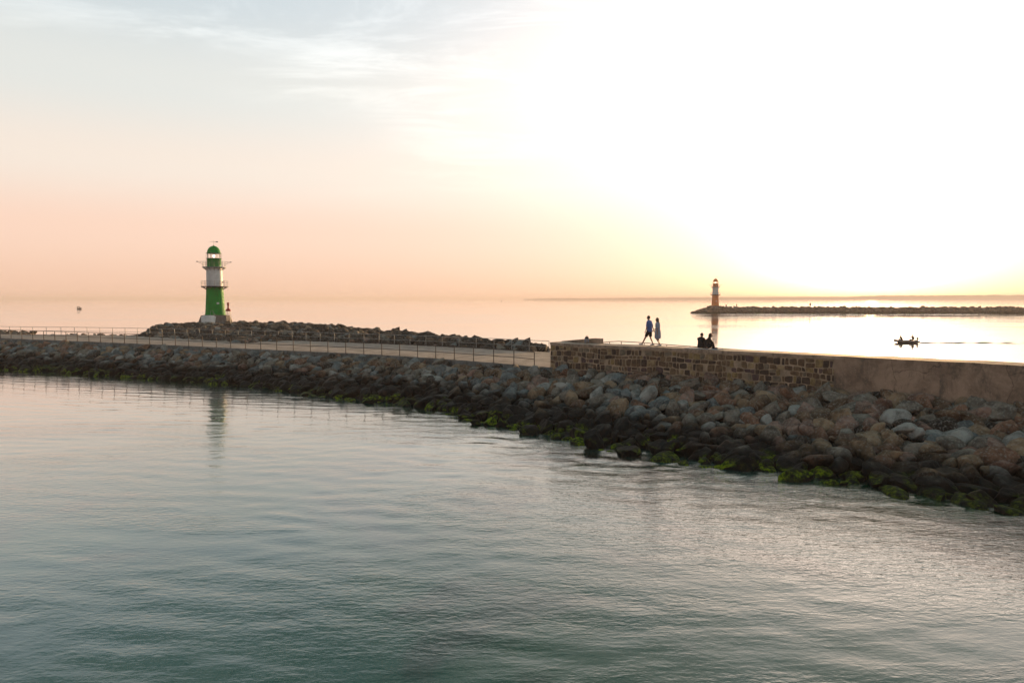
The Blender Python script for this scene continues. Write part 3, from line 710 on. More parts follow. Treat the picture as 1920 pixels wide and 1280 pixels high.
def wall_rail():
    R_ = [(1127,642.2,.0),(1143,640.6,0),(1160,639.7,0),(1190,641.3,0),(1218,643.4,0),(1250,646,0),(1300,649.6,0),(1345,652.6,0),(1389,655.6,0),(1440,659.2,0),(1500,663.6,0),(1560,668.5,0)]
    # the rail runs parallel to the wall, 0.7 m behind it
    pts = []
    back = [p-normal_at(wall_front, i)*2.3 for i, p in enumerate(wall_front)]
    for px, py, _ in R_:
        q = min(back, key=lambda p: abs(proj((p.x, p.y, ZT))[0]-px)); pts.append(D(px, py, q.y))
    b = Vector((pts[0].x, pts[0].y, ZW)); root = thing('wall_railing', 'thin brown handrail just behind the wall top, behind both couples', 'railing', b)
    mb = MB(); mb.path([p-b for p in pts], .028, 6); mb.build('top_rail', M['rust'], root)
    for px in (1143, 1165, 1208, 1250, 1294, 1340, 1389, 1441, 1500):
        k = max(i for i in range(len(pts)-1) if proj(pts[i])[0] <= px+1); a, c = pts[k], pts[k+1]; fa, fc = proj(a)[0], proj(c)[0]
        p = a.lerp(c, (px-fa)/(fc-fa)); mb = MB(); mb.path([(p.x-b.x, p.y-b.y, 0), p-b], .024, 6); mb.box((p.x-b.x, p.y-b.y, .02), (.14,.14,.03)); mb.build('post', M['rust'], root)
wall_rail()

# ------------------------------------------------------------------ lighthouses
def lighthouse(name, label, loc, body, s=1.0, extras=True, rz=0.0):
    root = thing(name, label, 'lighthouse', loc, rz); root.scale = (s, s, s)
    m = MB()
    if extras: m.lathe([(0,-1.4),(2.75,-1.4),(2.25,-.1),(1.95,0),(0,.01)], 12, a0=.2, smooth=False)
    else: m.lathe([(0,-1.4),(2.6,-1.4),(2.55,-.05),(2.5,0),(0,.01)], 24)
    m.build('plinth', M['plinth'], root)
    m = MB(); m.lathe([(1.56,0.01),(1.60,.12),(1.54,.2),(1.47,1.1),(1.40,2.2),(1.34,3.3),(1.30,4.3),(1.28,4.55)], 40); m.build('lower_tower', body, root)
    m = MB(); m.lathe([(1.25,4.70),(1.23,6.0),(1.21,7.70)], 40)
    m.build('upper_tower', M['white'], root)
    for z, r, tr in ((4.58, 2.08, 1.28), (7.72, 1.80, 1.21)):
        m = MB(); m.lathe([(tr-.02,z-.02),(r-.05,z-.02),(r,z+.0),(r,z+.10),(r-.04,z+.13),(tr-.06,z+.13)], 40)
        for k in range(12):
            a = 2*PI*k/12; c, sn = math.cos(a), math.sin(a)
            m.path([(c*(r-.12), sn*(r-.12), z-.03), (c*(tr+.12), sn*(tr+.12), z-.30), (c*tr*.99, sn*tr*.99, z-.42)], .05, 5)
        gal = m.build('gallery', M['dark'] if z < 5 else M['galv'], root)
        m = MB()
        for k in range(16):
            a = 2*PI*k/16; c, sn = math.cos(a)*(r-.05), math.sin(a)*(r-.05); m.path([(c, sn, z+.12), (c, sn, z+.98)], .018, 5)
        for h in (.42, .70, .98): m.ring(r-.05, z+h, .016)
        m.build('gallery_railing', M['galv'], gal)
    m = MB(); m.lathe([(1.10,7.86),(1.08,7.95),(1.07,9.16),(1.12,9.18),(1.12,9.24),(.9,9.25)], 36); m.build('lantern_base', body, root)
    m = MB(); m.lathe([(.96,9.25),(.96,9.96)], 12); m.build('lantern_glass', M['glass'], root)
    m = MB()
    for k in range(12):
        a = 2*PI*k/12; c, sn = math.cos(a)*.98, math.sin(a)*.98; m.path([(c, sn, 9.24), (c, sn, 9.98)], .032, 5)
    for k in range(6):
        a = 2*PI*k/6+.26; c, sn = math.cos(a)*1.2, math.sin(a)*1.2; m.path([(c, sn, 7.85), (c, sn, 10.1)], .022, 5)
    m.ring(1.2, 10.08, .022); m.ring(1.2, 9.2, .02)
    m.build('lantern_frame', M['galv'] if extras else body, root)
    m = MB(); m.lathe([(.0,9.3),(.07,9.3),(.08,9.45),(.14,9.50),(.16,9.62),(.14,9.74),(.07,9.80),(0,9.82)], 20); m.build('lamp', M['lens'], root)
    m = MB(); m.lathe([(.92,9.97),(1.08,9.98),(1.10,10.06),(1.03,10.10)]+[(1.02*math.cos(a), 10.10+1.16*math.sin(a)) for a in [i*PI/2/10 for i in range(1, 10)]]+[(.10,11.25),(.10,11.34),(0,11.36)], 36); m.build('dome', body, root)
    m = MB()
    m.path([(0,0,11.3),(0,0,12.2)], .022, 6); m.path([(-.62,0,11.92),(.62,0,11.92)], .02, 6); m.box((.5,0,11.92), (.34,.03,.16)); m.build('wind_vane', M['galv'], root)
    for sg in (-1, 1):
        m = MB(); m.path([(sg*1.75,0,8.3),(sg*2.45,0,8.62)], .022, 5); m.path([(sg*1.75,0,8.72),(sg*2.5,0,8.66)], .022, 5); m.path([(sg*1.9,0,8.72),(sg*2.1,0,8.42)], .016, 5)
        m.box((sg*2.52,0,8.66), (.24,.14,.12)); m.build('outrigger_lamp', M['dark'], root)
    m = MB(); m.box((.42,-1.45,1.93), (.36,.16,.28)); m.build('window', M['white'], root)
    m = MB(); m.box((1.24,-.3,5.35), (.16,.22,.22)); m.build('junction_box', M['galv'], root)
    if extras:
        m = MB(); m.lathe([(1.12,-1.7),(1.12,-.22),(1.08,-.16),(0,-.15)], 24, (-1.0,-1.9,0)); m.lathe([(.9,-.15),(.9,-.02),(0,0)], 24, (-1.0,-1.9,0)); m.build('entrance_drum', M['white'], root)
        m = MB()
        for y in (-2.2, -1.5):
            m.path([(-.75,y,-.1),(-.75,y,.75),(-.4,y,.75),(.45,y,-.75),(.5,y,-1.3)], .025, 5); m.path([(-.42,y,.4),(.42,y,-1.05)], .02, 5); m.path([(-.1,y,-.8),(-.1,y,.2)], .02, 5)
        for i in range(6): m.box((-.36+i*.125, -1.85, -.2-i*.19), (.16,.66,.03))
        m.build('stairs', M['galv'], root)
    return root
LHX = D(404, 590.5, 112)
lighthouse('green_lighthouse', 'green and white lighthouse with domed lantern on the near rubble mound', LHX, M['green'], rz=.41)
# red beacon on a lattice stand
p = D(428.5, 603, 111); bz = thing('beacon', 'small red beacon on a white lattice stand right of the green lighthouse', 'beacon', (p.x, p.y, p.z-.3))
m = MB()
for sx, sy in ((-.3,-.2),(.3,-.2),(.3,.3),(-.3,.3)): m.path([(sx*1.3+.1,sy*1.3,-.3),(sx*.8,sy*.8,2.0)], .025, 5)
for z in (.6, 1.3): 
    q = .36-.06*z
    m.path([(-q,-.2,z),(q,-.2,z+.5),(q,.28,z),(-q,.28,z+.5),(-q,-.2,z)], .018, 5)
m.build('stand', M['galv'], bz)
m = MB(); m.lathe([(0,1.98),(.40,2.0),(.42,2.15),(.32,2.3),(.20,2.42),(.13,2.5),(.12,2.9),(.17,3.0),(.18,3.3),(.12,3.42),(0,3.44)], 20); m.build('red_lamp', M['redc'], bz)

# left edge pole on the far railing
q = nearest(far_edge, W(2, 625, ZW)-Vector((0,0,ZW))); pl = thing('viewing_scope', 'thin dark pole with a box head rising above the railing at the left edge', 'pole', (q.x+.1, q.y+.1, ZW))
m = MB(); m.path([(0,0,0),(0,0,1.62)], .035, 6); m.lathe([(0,0),(.18,0),(.16,.05),(0,.06)], 12); m.build('pole', M['rust'], pl)
m = MB(); m.box((.06,0,1.72), (.42,.2,.2)); m.path([(-.2,0,1.72),(-.34,0,1.72)], .07, 8); m.build('head', M['dark'], pl)

# ------------------------------------------------------------------ far jetty with the red lighthouse
def far_jetty():
    rj = random.Random(9); YJ = 341.0; X0 = W(1297, 587, 0).x; X1 = 470.0
    def crest(x):
        f = (x-X0); return 3.05*min(1, max(0, f/9.5))**.8 + .35*math.exp(-((x-X0-11)/5)**2)
    vs = []; fs = []; n = 140
    for j in range(n+1):
        x = X0+(X1-X0)*j/n; c = crest(x); w = 1 if x-X0 > 9 else max(.05, (x-X0)/9)
        for (yy, z) in ((-1.5*w, -.6), (3.2*w, c-.35), (8.5*w, c-.35), (13, -.6)): vs.append((x, YJ+yy+(1-w)*4, z))
    for j in range(n):
        for i in range(3): fs.append((j*4+i, (j+1)*4+i, (j+1)*4+i+1, j*4+i+1))
    tag(link_mesh('far_jetty_ground', vs, fs, RM[4]), kind='structure')
    lst = []
    for k in range(3600):
        x = X0+.6+(X1-X0-1)*rj.random()**1.25; c = crest(x); t = rj.random(); w = 1 if x-X0 > 9 else max(.05, (x-X0)/9)
        y = YJ+(1-w)*4+(-.9+4.6*t)*w; z = max(-.2, c*t-.22); r = rj.uniform(.5,1.05)*(.6+.4*w)
        lst.append([Vector((x, y, z)), r, rock_rot(rj, Vector((0,0,1))), (r*1.2, r, r*.62), rj.choice((0,1,2,7,7,4)), rj.randrange(NP)])
    tag(merge('far_riprap', lst, [rock_proto(100+i, 1, True) for i in range(NP)]), 'dark brown rubble jetty across the channel under the red lighthouse', 'rocks', kind='stuff')
far_jetty()
rl = D(1341, 573.2, 347); lighthouse('red_lighthouse', 'distant red and white lighthouse with domed lantern at the tip of the far jetty', rl, M['red'], 1.22, extras=False, rz=-.29)
for px, w, h, lab in ((1361.5,.16,1.3,'stubby dark marker on the far jetty beside the red lighthouse'), (1381,.11,1.6,'slim dark marker with a knob, second right of the red lighthouse'), (1519,.2,2.0,'lone bulbous dark marker halfway along the far jetty left of the sun')):
    p = D(px, 575.5, 345); r = thing('marker_post', lab, 'marker', (p.x, p.y, p.z-.3), group='markers on the far jetty')
    m = MB(); m.path([(0,0,-.3),(0,0,h*.5)], w*.6, 8); m.build('post', M['rust'], r)
    m = MB(); m.lathe([(0,h*.45),(w*1.6,h*.5),(w*2.1,h*.75),(w*1.7,h),(w*.9,h+.25),(0,h+.35)], 12); m.build('head', M['rust'], r)

# far coast with woods -----------------------------------------------
def far_coast():
    Y = 4300.0; n = 420; vs = []; fs = []; X0 = (985-960)/1280*Y; X1 = 4900.0; wv = []; wf = []
    for j in range(n+1):
        x = X0+(X1-X0)*j/n; px = 960+1280*x/Y
        h = np.interp(px, [980,1020,1200,1400,1600,1660,1920,2600], [5.5,9,13.5,18,21,27,30,34])
        h2 = h+3.2*mnoise.noise(Vector((x*.012, 3, 0)))+2.4*mnoise.noise(Vector((x*.05, 8, 0)))*(1.4 if px > 1620 else .5)
        yy = Y+120*mnoise.noise(Vector((x*.001, 1, 1)))
        for (dy, z) in ((0, -.5), (20, 1.5), (60, h*.35), (300, h*.5), (700, -.5)): vs.append((x, yy+dy, z))
        for (dy, z) in ((62, h*.3), (66, h2*.8), (90, h2), (150, h2*.95), (260, h*.4)): wv.append((x, yy+dy, z))
    for j in range(n):
        for i in range(4): f = (j*5+i, (j+1)*5+i, (j+1)*5+i+1, j*5+i+1); fs.append(f); wf.append(f)
    tag(link_mesh('far_coast_ground', vs, fs, M['coast']), kind='structure')
    tag(link_mesh('far_woodland', wv, wf, M['woods']), 'low hazy wooded coast on the horizon', 'woodland', kind='stuff')
far_coast()

# ------------------------------------------------------------------ people
def skinned(chains):
    """chains: list of (verts[(x,y,z,r)], edges) -> smooth continuous mesh data"""
    me = bpy.data.meshes.new('t'); vs = []; es = []; rr = []; roots = []
    for v, e in chains:
        n = len(vs); roots.append(n); vs += [q[:3] for q in v]; rr += [q[3] for q in v]; es += [(a+n, b+n) for a, b in e]
    me.from_pydata(vs, es, []); ob = bpy.data.objects.new('t', me); C.objects.link(ob)
    ob.modifiers.new('s', 'SKIN'); sk = me.skin_vertices[0].data
    for i, r in enumerate(rr): sk[i].radius = (r, r) if not isinstance(r, tuple) else r; sk[i].use_root = i in roots
    sb = ob.modifiers.new('u', 'SUBSURF'); sb.levels = 1; sb.render_levels = 1
    dg = bpy.context.evaluated_depsgraph_get(); dg.update(); ev = bpy.data.meshes.new_from_object(ob.evaluated_get(dg))
    V = [v.co.copy() for v in ev.vertices]; F = [tuple(p.vertices) for p in ev.polygons]
    bpy.data.objects.remove(ob); return V, F
def head_geo(c, yaw=0.0, pitch=0.0, s=1.0):
    bm = bmesh.new(); bmesh.ops.create_icosphere(bm, subdivisions=3, radius=1)
    for v in bm.verts:
        x, y, z = v.co
        X = x*.098; Y = y*.076*(1-.16*max(0, -z)); Z = z*.118
        if z < -.2: X += .012*(-z)*(1 if x > 0 else .3)                     # jaw
        X += .026*math.exp(-((y/.20)**2+((z+.12)/.22)**2)) if x > .5 else 0  # nose
        if x > .6: X -= .010*(math.exp(-(((y-.38)/.2)**2+((z-.12)/.15)**2))+math.exp(-(((y+.38)/.2)**2+((z-.12)/.15)**2)))
        if x > .6: X += .005*math.exp(-((y/.3)**2+((z+.48)/.09)**2))          # lips
        if abs(y) > .85: Y += math.copysign(.016*math.exp(-((x/.25)**2+(z/.3)**2)), y)   # ears
        v.co = (X*s, Y*s, Z*s)
    rot = Matrix.Rotation(yaw, 3, 'Z') @ Matrix.Rotation(pitch, 3, 'Y')
    V = [rot @ v.co+Vector(c) for v in bm.verts]; F = [tuple(v.index for v in f.verts) for f in bm.faces]; bm.free(); return V, F
def hair_geo(c, yaw=0, pitch=0, long=0.0, s=1.0):
    bm = bmesh.new(); bmesh.ops.create_icosphere(bm, subdivisions=3, radius=1)
    kill = []
    for v in bm.verts:
        x, y, z = v.co; k = 1+.05*mnoise.noise(Vector((x, y, z))*5)
        cut = (x > .35 and z < .38) or (z < -.35 and not long)
        if cut: kill.append(v)
        dz = -long*max(0, -z+.1) if long else 0
        v.co = ((x*.108-.006)*k*s, y*.088*k*s, (z*.126*k+.006+dz)*s)
    bmesh.ops.delete(bm, geom=kill, context='VERTS'); rot = Matrix.Rotation(yaw, 3, 'Z') @ Matrix.Rotation(pitch, 3, 'Y')
    V = [rot @ v.co+Vector(c) for v in bm.verts]; bm.verts.index_update(); F = [tuple(v.index for v in f.verts) for f in bm.faces]; bm.free(); return V, F
def person(label, loc, rz, J, hair, long=0.0, group=None, scale=1.0, hy=0.0, hp=0.0):
    root = thing('person', label, 'person', loc, rz, group); root.scale = (scale,)*3
    names = ['pelvis','waist','chest','neckb','neck']
    v = []; idx = {}
    def a(n, r): idx[n] = len(v); v.append((*J[n], r))
    a('pelvis', .125); a('waist', .115); a('chest', .135); a('neckb', .07); a('neck', .055); idx['nt'] = len(v); v.append((*(Vector(J['neck']).lerp(Vector(J['head']), .75)), .05))
    e = [(0,1),(1,2),(2,3),(3,4),(4,5)]
    for sd in 'LR':
        a('sh'+sd, .062); a('el'+sd, .042); a('wr'+sd, .027); a('hp'+sd, .095); a('kn'+sd, .060); a('an'+sd, .038); a('to'+sd, .036)
        e += [(idx['neckb'], idx['sh'+sd]), (idx['sh'+sd], idx['el'+sd]), (idx['el'+sd], idx['wr'+sd]), (0, idx['hp'+sd]), (idx['hp'+sd], idx['kn'+sd]), (idx['kn'+sd], idx['an'+sd]), (idx['an'+sd], idx['to'+sd])]
    chains = [(v, e)]
    for sd, sg in (('L', 1), ('R', -1)):
        w = Vector(J['wr'+sd]); el_ = Vector(J['el'+sd]); d = (w-el_).normalized(); fw = Vector((1,0,0))
        if abs(d.dot(fw)) > .85: fw = Vector((0,0,1))
        sx = (fw-d*fw.dot(d)).normalized()                                  # across the palm
        cu = d.cross(sx).normalized()*(-sg)
        pc = w+d*.05
        chains.append(([(*(w-d*.01), .024), (*(w+d*.03), .030), (*(w+d*.085), .031)], [(0,1),(1,2)]))
        for k in range(4):
            b0 = w+d*.075+sx*(.030-.02*k); ln = (.062,.072,.068,.052)[k]
            chains.append(([(*b0, .009), (*(b0+d*ln*.5+cu*.006), .0085), (*(b0+d*ln*.85+cu*.022), .008)], [(0,1),(1,2)]))
        tb = w+d*.03+sx*.022; chains.append(([(*tb, .011), (*(tb+d*.03+sx*.022), .010), (*(tb+d*.055+sx*.026+cu*.01), .009)], [(0,1),(1,2)]))
    V, F = skinned(chains)
    nk = Vector(J['neck']); hc = Vector(J['head']); n = len(V)
    hv, hf = head_geo(hc, hy, hp); V += hv; F += [tuple(i+n for i in f) for f in hf]
    body = link_mesh('body', V, F, M['skin'], root, smooth=True)
    hv, hf = hair_geo(hc+Vector((0,0,.008)), hy, hp, long); link_mesh('hair', hv, hf, hair, root, smooth=True)
    return root
def between(a, b, t): return Vector(a).lerp(Vector(b), t)
def limb(mb, J, names, rads, t=1.0):
    pts = [Vector(J[n]) for n in names]; 
    if t < 1: pts[-1] = pts[-2].lerp(pts[-1], t)
    full = []; rr = []
    for i in range(len(pts)-1):
        for k in range(4): full.append(pts[i].lerp(pts[i+1], k/4)); rr.append(rads[i]+(rads[i+1]-rads[i])*k/4)
    full.append(pts[-1]); rr.append(rads[-1]); mb.path(full, rr, 10)
def shoe(J, sd, m, root, h=.07):
    a = Vector(J['an'+sd]); t = Vector(J['to'+sd]); d = (t-a); d.z = 0; d.normalize(); mb = MB()
    mb.path([a-d*.07+Vector((0,0,-.045)), a+Vector((0,0,-.03)), a.lerp(t, .5)+Vector((0,0,-.02)), t+d*.03, t+d*.07+Vector((0,0,-.015))], [.035,.055,.05,.045,.022], 10, fl=.85)
    mb.build('shoe', m, root)
head_on = lambda rz: rz
hd = 144.0
# the man: walking to the left, one arm back to hold her hand
J = dict(pelvis=(0,0,.96), waist=(.01,0,1.10), chest=(.03,0,1.33), neckb=(.03,0,1.49), neck=(.05,0,1.56), head=(.075,0,1.69),
         shL=(.03,.19,1.45), elL=(.06,.25,1.15), wrL=(.14,.24,.90), shR=(.02,-.19,1.45), elR=(-.08,-.24,1.17), wrR=(-.20,-.22,.93),
         hpL=(.0,.10,.92), knL=(.20,.11,.52), anL=(.42,.11,.11), toL=(.56,.12,.10), hpR=(0,-.10,.92), knR=(-.02,-.11,.50), anR=(-.20,-.11,.12), toR=(-.06,-.12,.045))
s_man = None
WFF = resample(wall_front, .04)
def wall_pos(px, off):       # a point on the wall top under the given column of the photograph
    best = min(([WFF[i]-normal_at(WFF, i)*off for i in range(len(WFF))]), key=lambda q: abs(proj((q.x, q.y, ZT))[0]-px))
    return Vector((best.x, best.y, ZT+.02))
mp = wall_pos(1217, .75)
pr = person('walking person in a blue shirt and black shorts on the wall, holding hands', mp, R(hd), J, M['hair_b'], group='walking couple', scale=1.05)
mb = MB(); mb.loft([(0,0,.86,.165,.21),(0,0,.95,.165,.205),(.0,0,1.10,.145,.19),(.02,0,1.28,.15,.21),(.03,0,1.40,.14,.215),(.03,0,1.47,.11,.19),(.04,0,1.52,.075,.09)], 18)
for sd in 'LR': limb(mb, J, ['neckb', 'sh'+sd, 'el'+sd], [.085,.080,.064], .95)
mb.build('shirt', M['blue'], pr)
mb = MB(); mb.loft([(0,0,.78,.15,.19),(0,0,.9,.155,.195),(0,0,1.0,.145,.185)], 18)
for sd in 'LR': limb(mb, J, ['hp'+sd, 'kn'+sd], [.115,.095], .86)
mb.build('shorts', M['black'], pr)
for sd in 'LR': shoe(J, sd, M['shoe'], pr)
# the woman in the dress
J2 = dict(pelvis=(0,0,.92), waist=(0,0,1.05), chest=(.01,0,1.25), neckb=(.01,0,1.40), neck=(.02,0,1.46), head=(.045,0,1.58),
          shL=(.01,.165,1.37), elL=(-.06,.21,1.08), wrL=(-.06,.20,.84), shR=(.01,-.165,1.37), elR=(.14,-.20,1.12), wrR=(.33,-.18,.95),
          hpL=(0,.085,.88), knL=(-.03,.08,.48), anL=(-.30,.08,.17), toL=(-.22,.08,.05), hpR=(0,-.085,.88), knR=(.02,-.07,.48), anR=(-.04,-.07,.09), toR=(.10,-.08,.045))
J2['knL'] = (.05,.08,.48); J2['anL'] = (-.20,.08,.13); J2['toL'] = (-.10,.09,.05); J2['anR'] = (-.10,-.07,.09); J2['toR'] = (.04,-.08,.045)
wp = wall_pos(1233.5, .62)
pw = person('walking person in a pale knee length dress with long light hair', wp, R(hd), J2, M['hair_l'], .9, 'walking couple', 1.05)
mb = MB(); mb.loft([(-.0,0,.46,.17,.17),(.0,0,.56,.19,.20),(0,0,.75,.185,.21),(0,0,.90,.165,.195),(0,0,1.05,.125,.155),(.01,0,1.2,.14,.175),(.01,0,1.32,.125,.185),(.01,0,1.39,.09,.15),(.01,0,1.42,.06,.07)], 20)
for sd in 'LR': limb(mb, J2, ['neckb', 'sh'+sd, 'el'+sd], [.07,.075,.066], .9)
mb.build('dress', M['dress'], pw)
for sd in 'LR': shoe(J2, sd, M['shoe'], pw)

# seated couple, blanket
def seated(label, pos, rz, coat, hair, lean, fwd, group, reach=None, long=0):
    J = dict(pelvis=(0,0,.12), waist=(fwd*.25,lean*.2,.26), chest=(fwd*.6,lean*.6,.45), neckb=(fwd,lean,.58), neck=(fwd+.02,lean*1.05,.64), head=(fwd+.06,lean*1.15,.755),
             shL=(fwd*.9,lean*.95+.18,.54), elL=(.18+fwd,.24+lean,.32), wrL=(.38,.12,.30), shR=(fwd*.9,lean*.95-.18,.54), elR=(.18+fwd,-.24+lean,.32), wrR=(.38,-.12,.30),
             hpL=(.04,.10,.12), knL=(.42,.16,.38), anL=(.62,.12,.07), toL=(.78,.13,.05), hpR=(.04,-.10,.12), knR=(.42,-.16,.36), anR=(.60,-.10,.07), toR=(.76,-.12,.05))
    if reach: J.update(reach)
    p = person(label, pos, rz, J, hair, long, group, 1.05, 0, .15)
    mb = MB(); c = lambda n: Vector(J[n])
    mb.path([c('pelvis')+Vector((0,0,-.08)), c('pelvis'), c('waist'), c('chest'), c('neckb')-Vector((0,0,.03)), c('neck')-Vector((0,0,.02))], [.17,.18,.17,.19,.14,.075], 16, fl=.85)
    for sd in 'LR': limb(mb, J, ['neckb', 'sh'+sd, 'el'+sd, 'wr'+sd], [.10,.088,.062,.042], .92)
    mb.build('jacket', coat, p)
    mb = MB()
    for sd in 'LR': limb(mb, J, ['hp'+sd, 'kn'+sd, 'an'+sd], [.13,.088,.062], .95)
    mb.build('trousers', M['black'], p)
    for sd in 'LR': shoe(J, sd, M['black'], p)
    return p
sp1 = wall_pos(1313, .55); sp2 = wall_pos(1324.5, .50)
seated('sitting person in a dark jacket, left of the pair on the blanket', sp1, R(35), M['jacket'], M['hair_b'], .02, .10, 'seated couple')
seated('sitting person in a dark pullover hunched forward, right of the pair', sp2, R(-12), M['jacket2'], M['hair_b'], .06, .17, 'seated couple',
       dict(knL=(.30,.2,.26), knR=(.34,-.1,.25), anL=(.40,.1,.07), toL=(.52,.12,.05), anR=(.42,-.12,.07), toR=(.55,-.14,.05)), long=.3)
bl = MB(); bp = wall_pos(1318, .5); n1, n2 = 20, 12; vs = []
for j in range(n2+1):
    for i in range(n1+1):
        x = -1.0+2.1*i/n1; y = -.42+.84*j/n2; vs.append((x, y, .008+.018*abs(mnoise.noise(Vector((x*2.5, y*3, 0))))+.02))
        
fs = [(j*(n1+1)+i, j*(n1+1)+i+1, (j+1)*(n1+1)+i+1, (j+1)*(n1+1)+i) for j in range(n2) for i in range(n1)]
nb = len(vs); vs += [(x, y, z-.02) for x, y, z in vs]; fs += [tuple(q+nb for q in f[::-1]) for f in fs]
rim = [i for i in range(n1+1)]+[j*(n1+1)+n1 for j in range(1, n2+1)]+[n2*(n1+1)+i for i in range(n1-1, -1, -1)]+[j*(n1+1) for j in range(n2-1, 0, -1)]
fs += [(rim[k], rim[k-1], rim[k-1]+nb, rim[k]+nb) for k in range(len(rim))]
bo = link_mesh('blanket', vs, fs, M['blanket'], smooth=True); bo.location = bp-Vector((0,0,.02)); bo.rotation_euler = (0,0,R(-36)); tag(bo, 'pale blanket spread on the wall top under the seated pair', 'blanket')

# small bag on the wall top against the parapet
gp = wall_pos(1100, .95); bag = thing('backpack', 'small grey and dark backpack standing on the wall top against the low parapet', 'backpack', gp, R(-30))
m = MB(); m.lathe([(0,0),(.13,.0),(.16,.06),(.165,.2),(.14,.33),(.08,.40),(0,.42)], 18, sy=.75); m.build('bag', M['bagc'], bag)
m = MB(); m.lathe([(0,.28),(.13,.30),(.135,.36),(.09,.425),(0,.44)], 18, (.01,-.01,0), sy=.8); m.path([(-.06,0,.42),(-.02,0,.50),(.06,0,.50),(.09,0,.42)], .012, 6); m.build('flap', M['black'], bag)
m = MB()
for y in (-.13,): m.path([(.02,y,.04),(.07,y-.05,-.0),(.13,y-.04,.01),(.10,y-.0,.14),(.03,y+.01,.3)], .016, 6)
m.build('strap', M['tan'], bag)

# ------------------------------------------------------------------ boats
def dinghy():
    p = W(1700, 642.5, 0); root = thing('dinghy', 'grey inflatable dinghy with two people crossing the channel below the sun', 'boat', (p.x, p.y, 0), R(176))
    m = MB()
    # tubes: a U from the transom round the bow
    pts = []
    for k in range(25):
        a = -PI/2+PI*k/24; pts.append((1.05+.85*math.cos(a), .62*math.sin(a), .22+.17*max(0, math.cos(a))))
    pts = [(-1.75,-.62,.22),(-.9,-.64,.22),(0,-.64,.22)]+pts+[(0,.64,.22),(-.9,.64,.22),(-1.75,.62,.22)]
    m.path(pts, [.10]+[.20]*(len(pts)-2)+[.10], 12); m.build('tube', M['dinghy'], root)
    m = MB(); m.loft([(-.1,0,-.08,1.3,.25),(-.1,0,.05,1.6,.5),(-.1,0,.16,1.7,.56)], 20); m.build('floor', M['motor'], root)
    m = MB(); m.box((-1.5,0,.28), (.08,1.0,.42)); m.build('transom', M['dinghy'], root)
    m = MB(); m.box((-1.68,0,.1), (.12,.10,.9)); m.loft([(-1.7,0,.55,.10,.09),(-1.7,0,.62,.19,.14),(-1.68,0,.82,.18,.13),(-1.66,0,.9,.09,.07)], 14); m.path([(-1.6,0,.7),(-1.15,.05,.66)], .022, 6); m.build('outboard_motor', M['motor'], root)
    m = MB(); m.box((.75,0,.38), (.28,1.0,.04)); m.box((-1.0,0,.38), (.28,1.0,.04)); m.build('seat', M['dinghy'], root)
    return root, p
dg_, dp = dinghy()
def rel(x, y, z):
    a = R(176); return Vector((dp.x+x*math.cos(a)-y*math.sin(a), dp.y+x*math.sin(a)+y*math.cos(a), z))
def riding(label, pos, rz, coat, up):
    J = dict(pelvis=(0,0,.12), waist=(.03,0,.28), chest=(.05,0,.50), neckb=(.06,0,.66), neck=(.08,0,.72), head=(.10,0,.84),
             shL=(.05,.19,.62), elL=(.02,.3,.42), wrL=(-.18,.34,.32), shR=(.05,-.19,.62), elR=(.30,-.2,.52), wrR=(.52,-.16,.66),
             hpL=(.05,.10,.12), knL=(.45,.12,.15), anL=(.5,.12,-.10), toL=(.6,.12,-.12), hpR=(.05,-.10,.12), knR=(.45,-.12,.15), anR=(.5,-.12,-.10), toR=(.6,-.12,-.12))
    if not up:
        J.update(waist=(.06,0,.28), chest=(.14,0,.48), neckb=(.22,0,.61), neck=(.25,0,.65), head=(.28,0,.74), shL=(.18,.18,.58), shR=(.18,-.18,.58), elL=(.3,.24,.36), wrL=(.5,.1,.30), elR=(.3,-.24,.36), wrR=(.5,-.1,.30))
    p = person(label, pos, rz, J, M['hair_b'], 0, 'people in the dinghy'); c = lambda n: Vector(J[n]); mb = MB()
    mb.path([c('pelvis')+Vector((0,0,-.06)), c('pelvis'), c('waist'), c('chest'), c('neckb')-Vector((0,0,.03)), c('neck')], [.16,.17,.16,.19,.13,.08], 16)
    for sd in 'LR': limb(mb, J, ['neckb', 'sh'+sd, 'el'+sd, 'wr'+sd], [.10,.085,.065,.045], .9)
    mb.build('jacket', coat, p); mb = MB()
    for sd in 'LR': limb(mb, J, ['hp'+sd, 'kn'+sd, 'an'+sd], [.12,.085,.06], .95)
    mb.build('trousers', M['black'], p)
riding('hunched person in an olive jacket sitting in the bow of the dinghy', rel(.75,0,.36), R(176), M['olive'], False)
riding('upright person at the stern of the dinghy stretching one arm forward', rel(-1.0,0,.40), R(176), M['olive'], True)
# wake: low ridges of water trailing from the stern
def wake():
    m = MB()
    for sg, L_, sp_ in ((-1, 34, .10), (1, 40, .035)):
        pts = []; rr = []
        for k in range(80):
            f = k/79; x = -1.9-L_*f; pts.append(rel(x, sg*(.4+L_*f*sp_)+.30*math.sin(f*19)+.15*math.sin(f*53), -.045+.012*math.sin(f*47+sg))); rr.append((.14+.05*math.sin(f*61))*(1-f*.6))
        m.path(pts, rr, 8, fl=.8)
    o = m.build('wake_water', M['water']); tag(o, kind='structure')
wake()
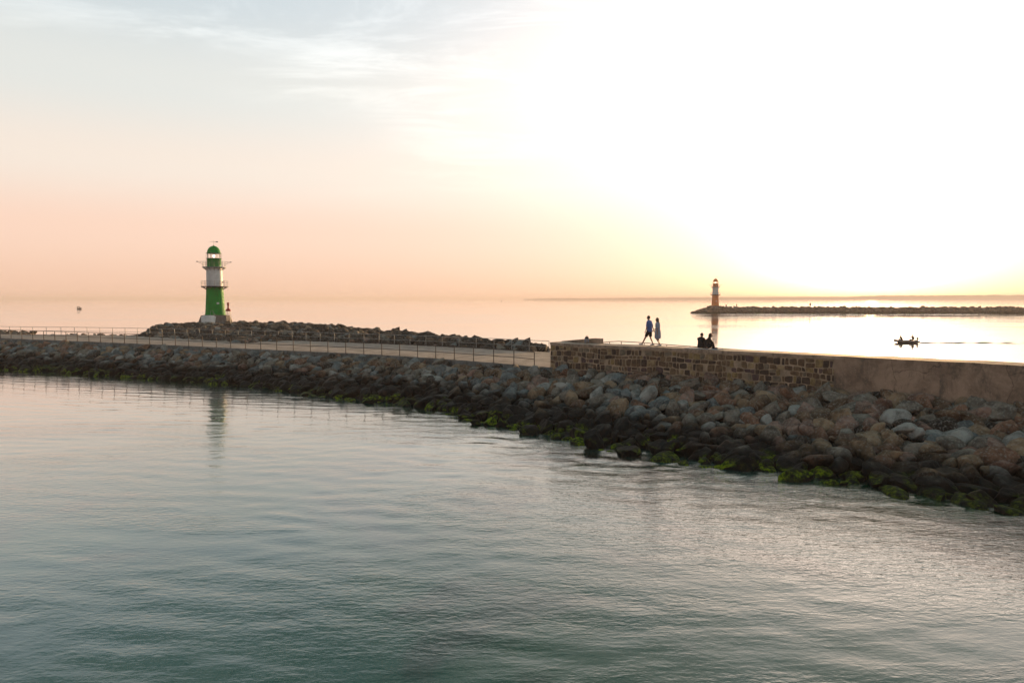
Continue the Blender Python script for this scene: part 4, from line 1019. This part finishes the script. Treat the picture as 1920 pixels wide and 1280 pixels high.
# motor boat far out on the left
p = W(149, 579.3, 0); mo = thing('motor_boat', 'tiny dark cabin boat far out on the sea left of the green lighthouse', 'boat', (p.x, p.y, 0), R(0))
k_ = p.y/1280
m = MB(); m.loft([(-.6*k_,0,-.2,3.8*k_,1.5*k_),(-.3*k_,0,1.0*k_,4.4*k_,1.7*k_),(0,0,1.9*k_,4.7*k_,1.8*k_)], 20); m.box((2.6*k_,0,2.1*k_), (4*k_,2.2*k_,.8*k_)); m.build('hull', M['dark'], mo)
m = MB(); pts = [(-4.1*k_+2.3*k_*(1-math.cos(a)), 0, 1.9*k_+2.6*k_*math.sin(a)) for a in [i*PI/10 for i in range(11)]]; m.path([(x,-.9*k_,z) for x,y,z in pts], .4*k_, 6); m.path([(x,.9*k_,z) for x,y,z in pts], .4*k_, 6)
m.box((-1.8*k_,0,4.3*k_), (2.6*k_,2.2*k_,.4*k_)); m.build('cabin_frame', M['dark'], mo)
p = W(940, 565.2, 0); bu = thing('buoy', 'faint small channel buoy on the horizon left of the coast', 'buoy', (p.x, p.y, 0))
m = MB(); m.lathe([(0,-.4),(1.3,-.3),(1.4,.5),(1.0,.9),(.5,1.4),(.4,2.4),(0,2.6)], 14); m.build('float', M['rust'], bu)
m = MB(); m.path([(0,0,2.4),(0,0,3.3)], .12, 6); m.lathe([(0,3.2),(.4,3.25),(.35,3.8),(0,3.9)], 10); m.build('topmark', M['rust'], bu)

# ------------------------------------------------------------------ haze
m = MB(); m.box((0, 4450, 8.7), (18400, 9100, 24.6)); hz = m.build('haze', None); hz.data.materials.clear()
hm = bpy.data.materials.new('haze'); hm.use_nodes = True; t = hm.node_tree; t.nodes.clear()
pv = nd(t, 'ShaderNodeVolumePrincipled'); pv.inputs['Density'].default_value = 0.00030; pv.inputs['Color'].default_value = (1.0, .91, .90, 1); pv.inputs['Anisotropy'].default_value = 0.15
ou = nd(t, 'ShaderNodeOutputMaterial'); t.links.new(pv.outputs[0], ou.inputs['Volume'])
hz.data.materials.append(hm); tag(hz, kind='stuff')
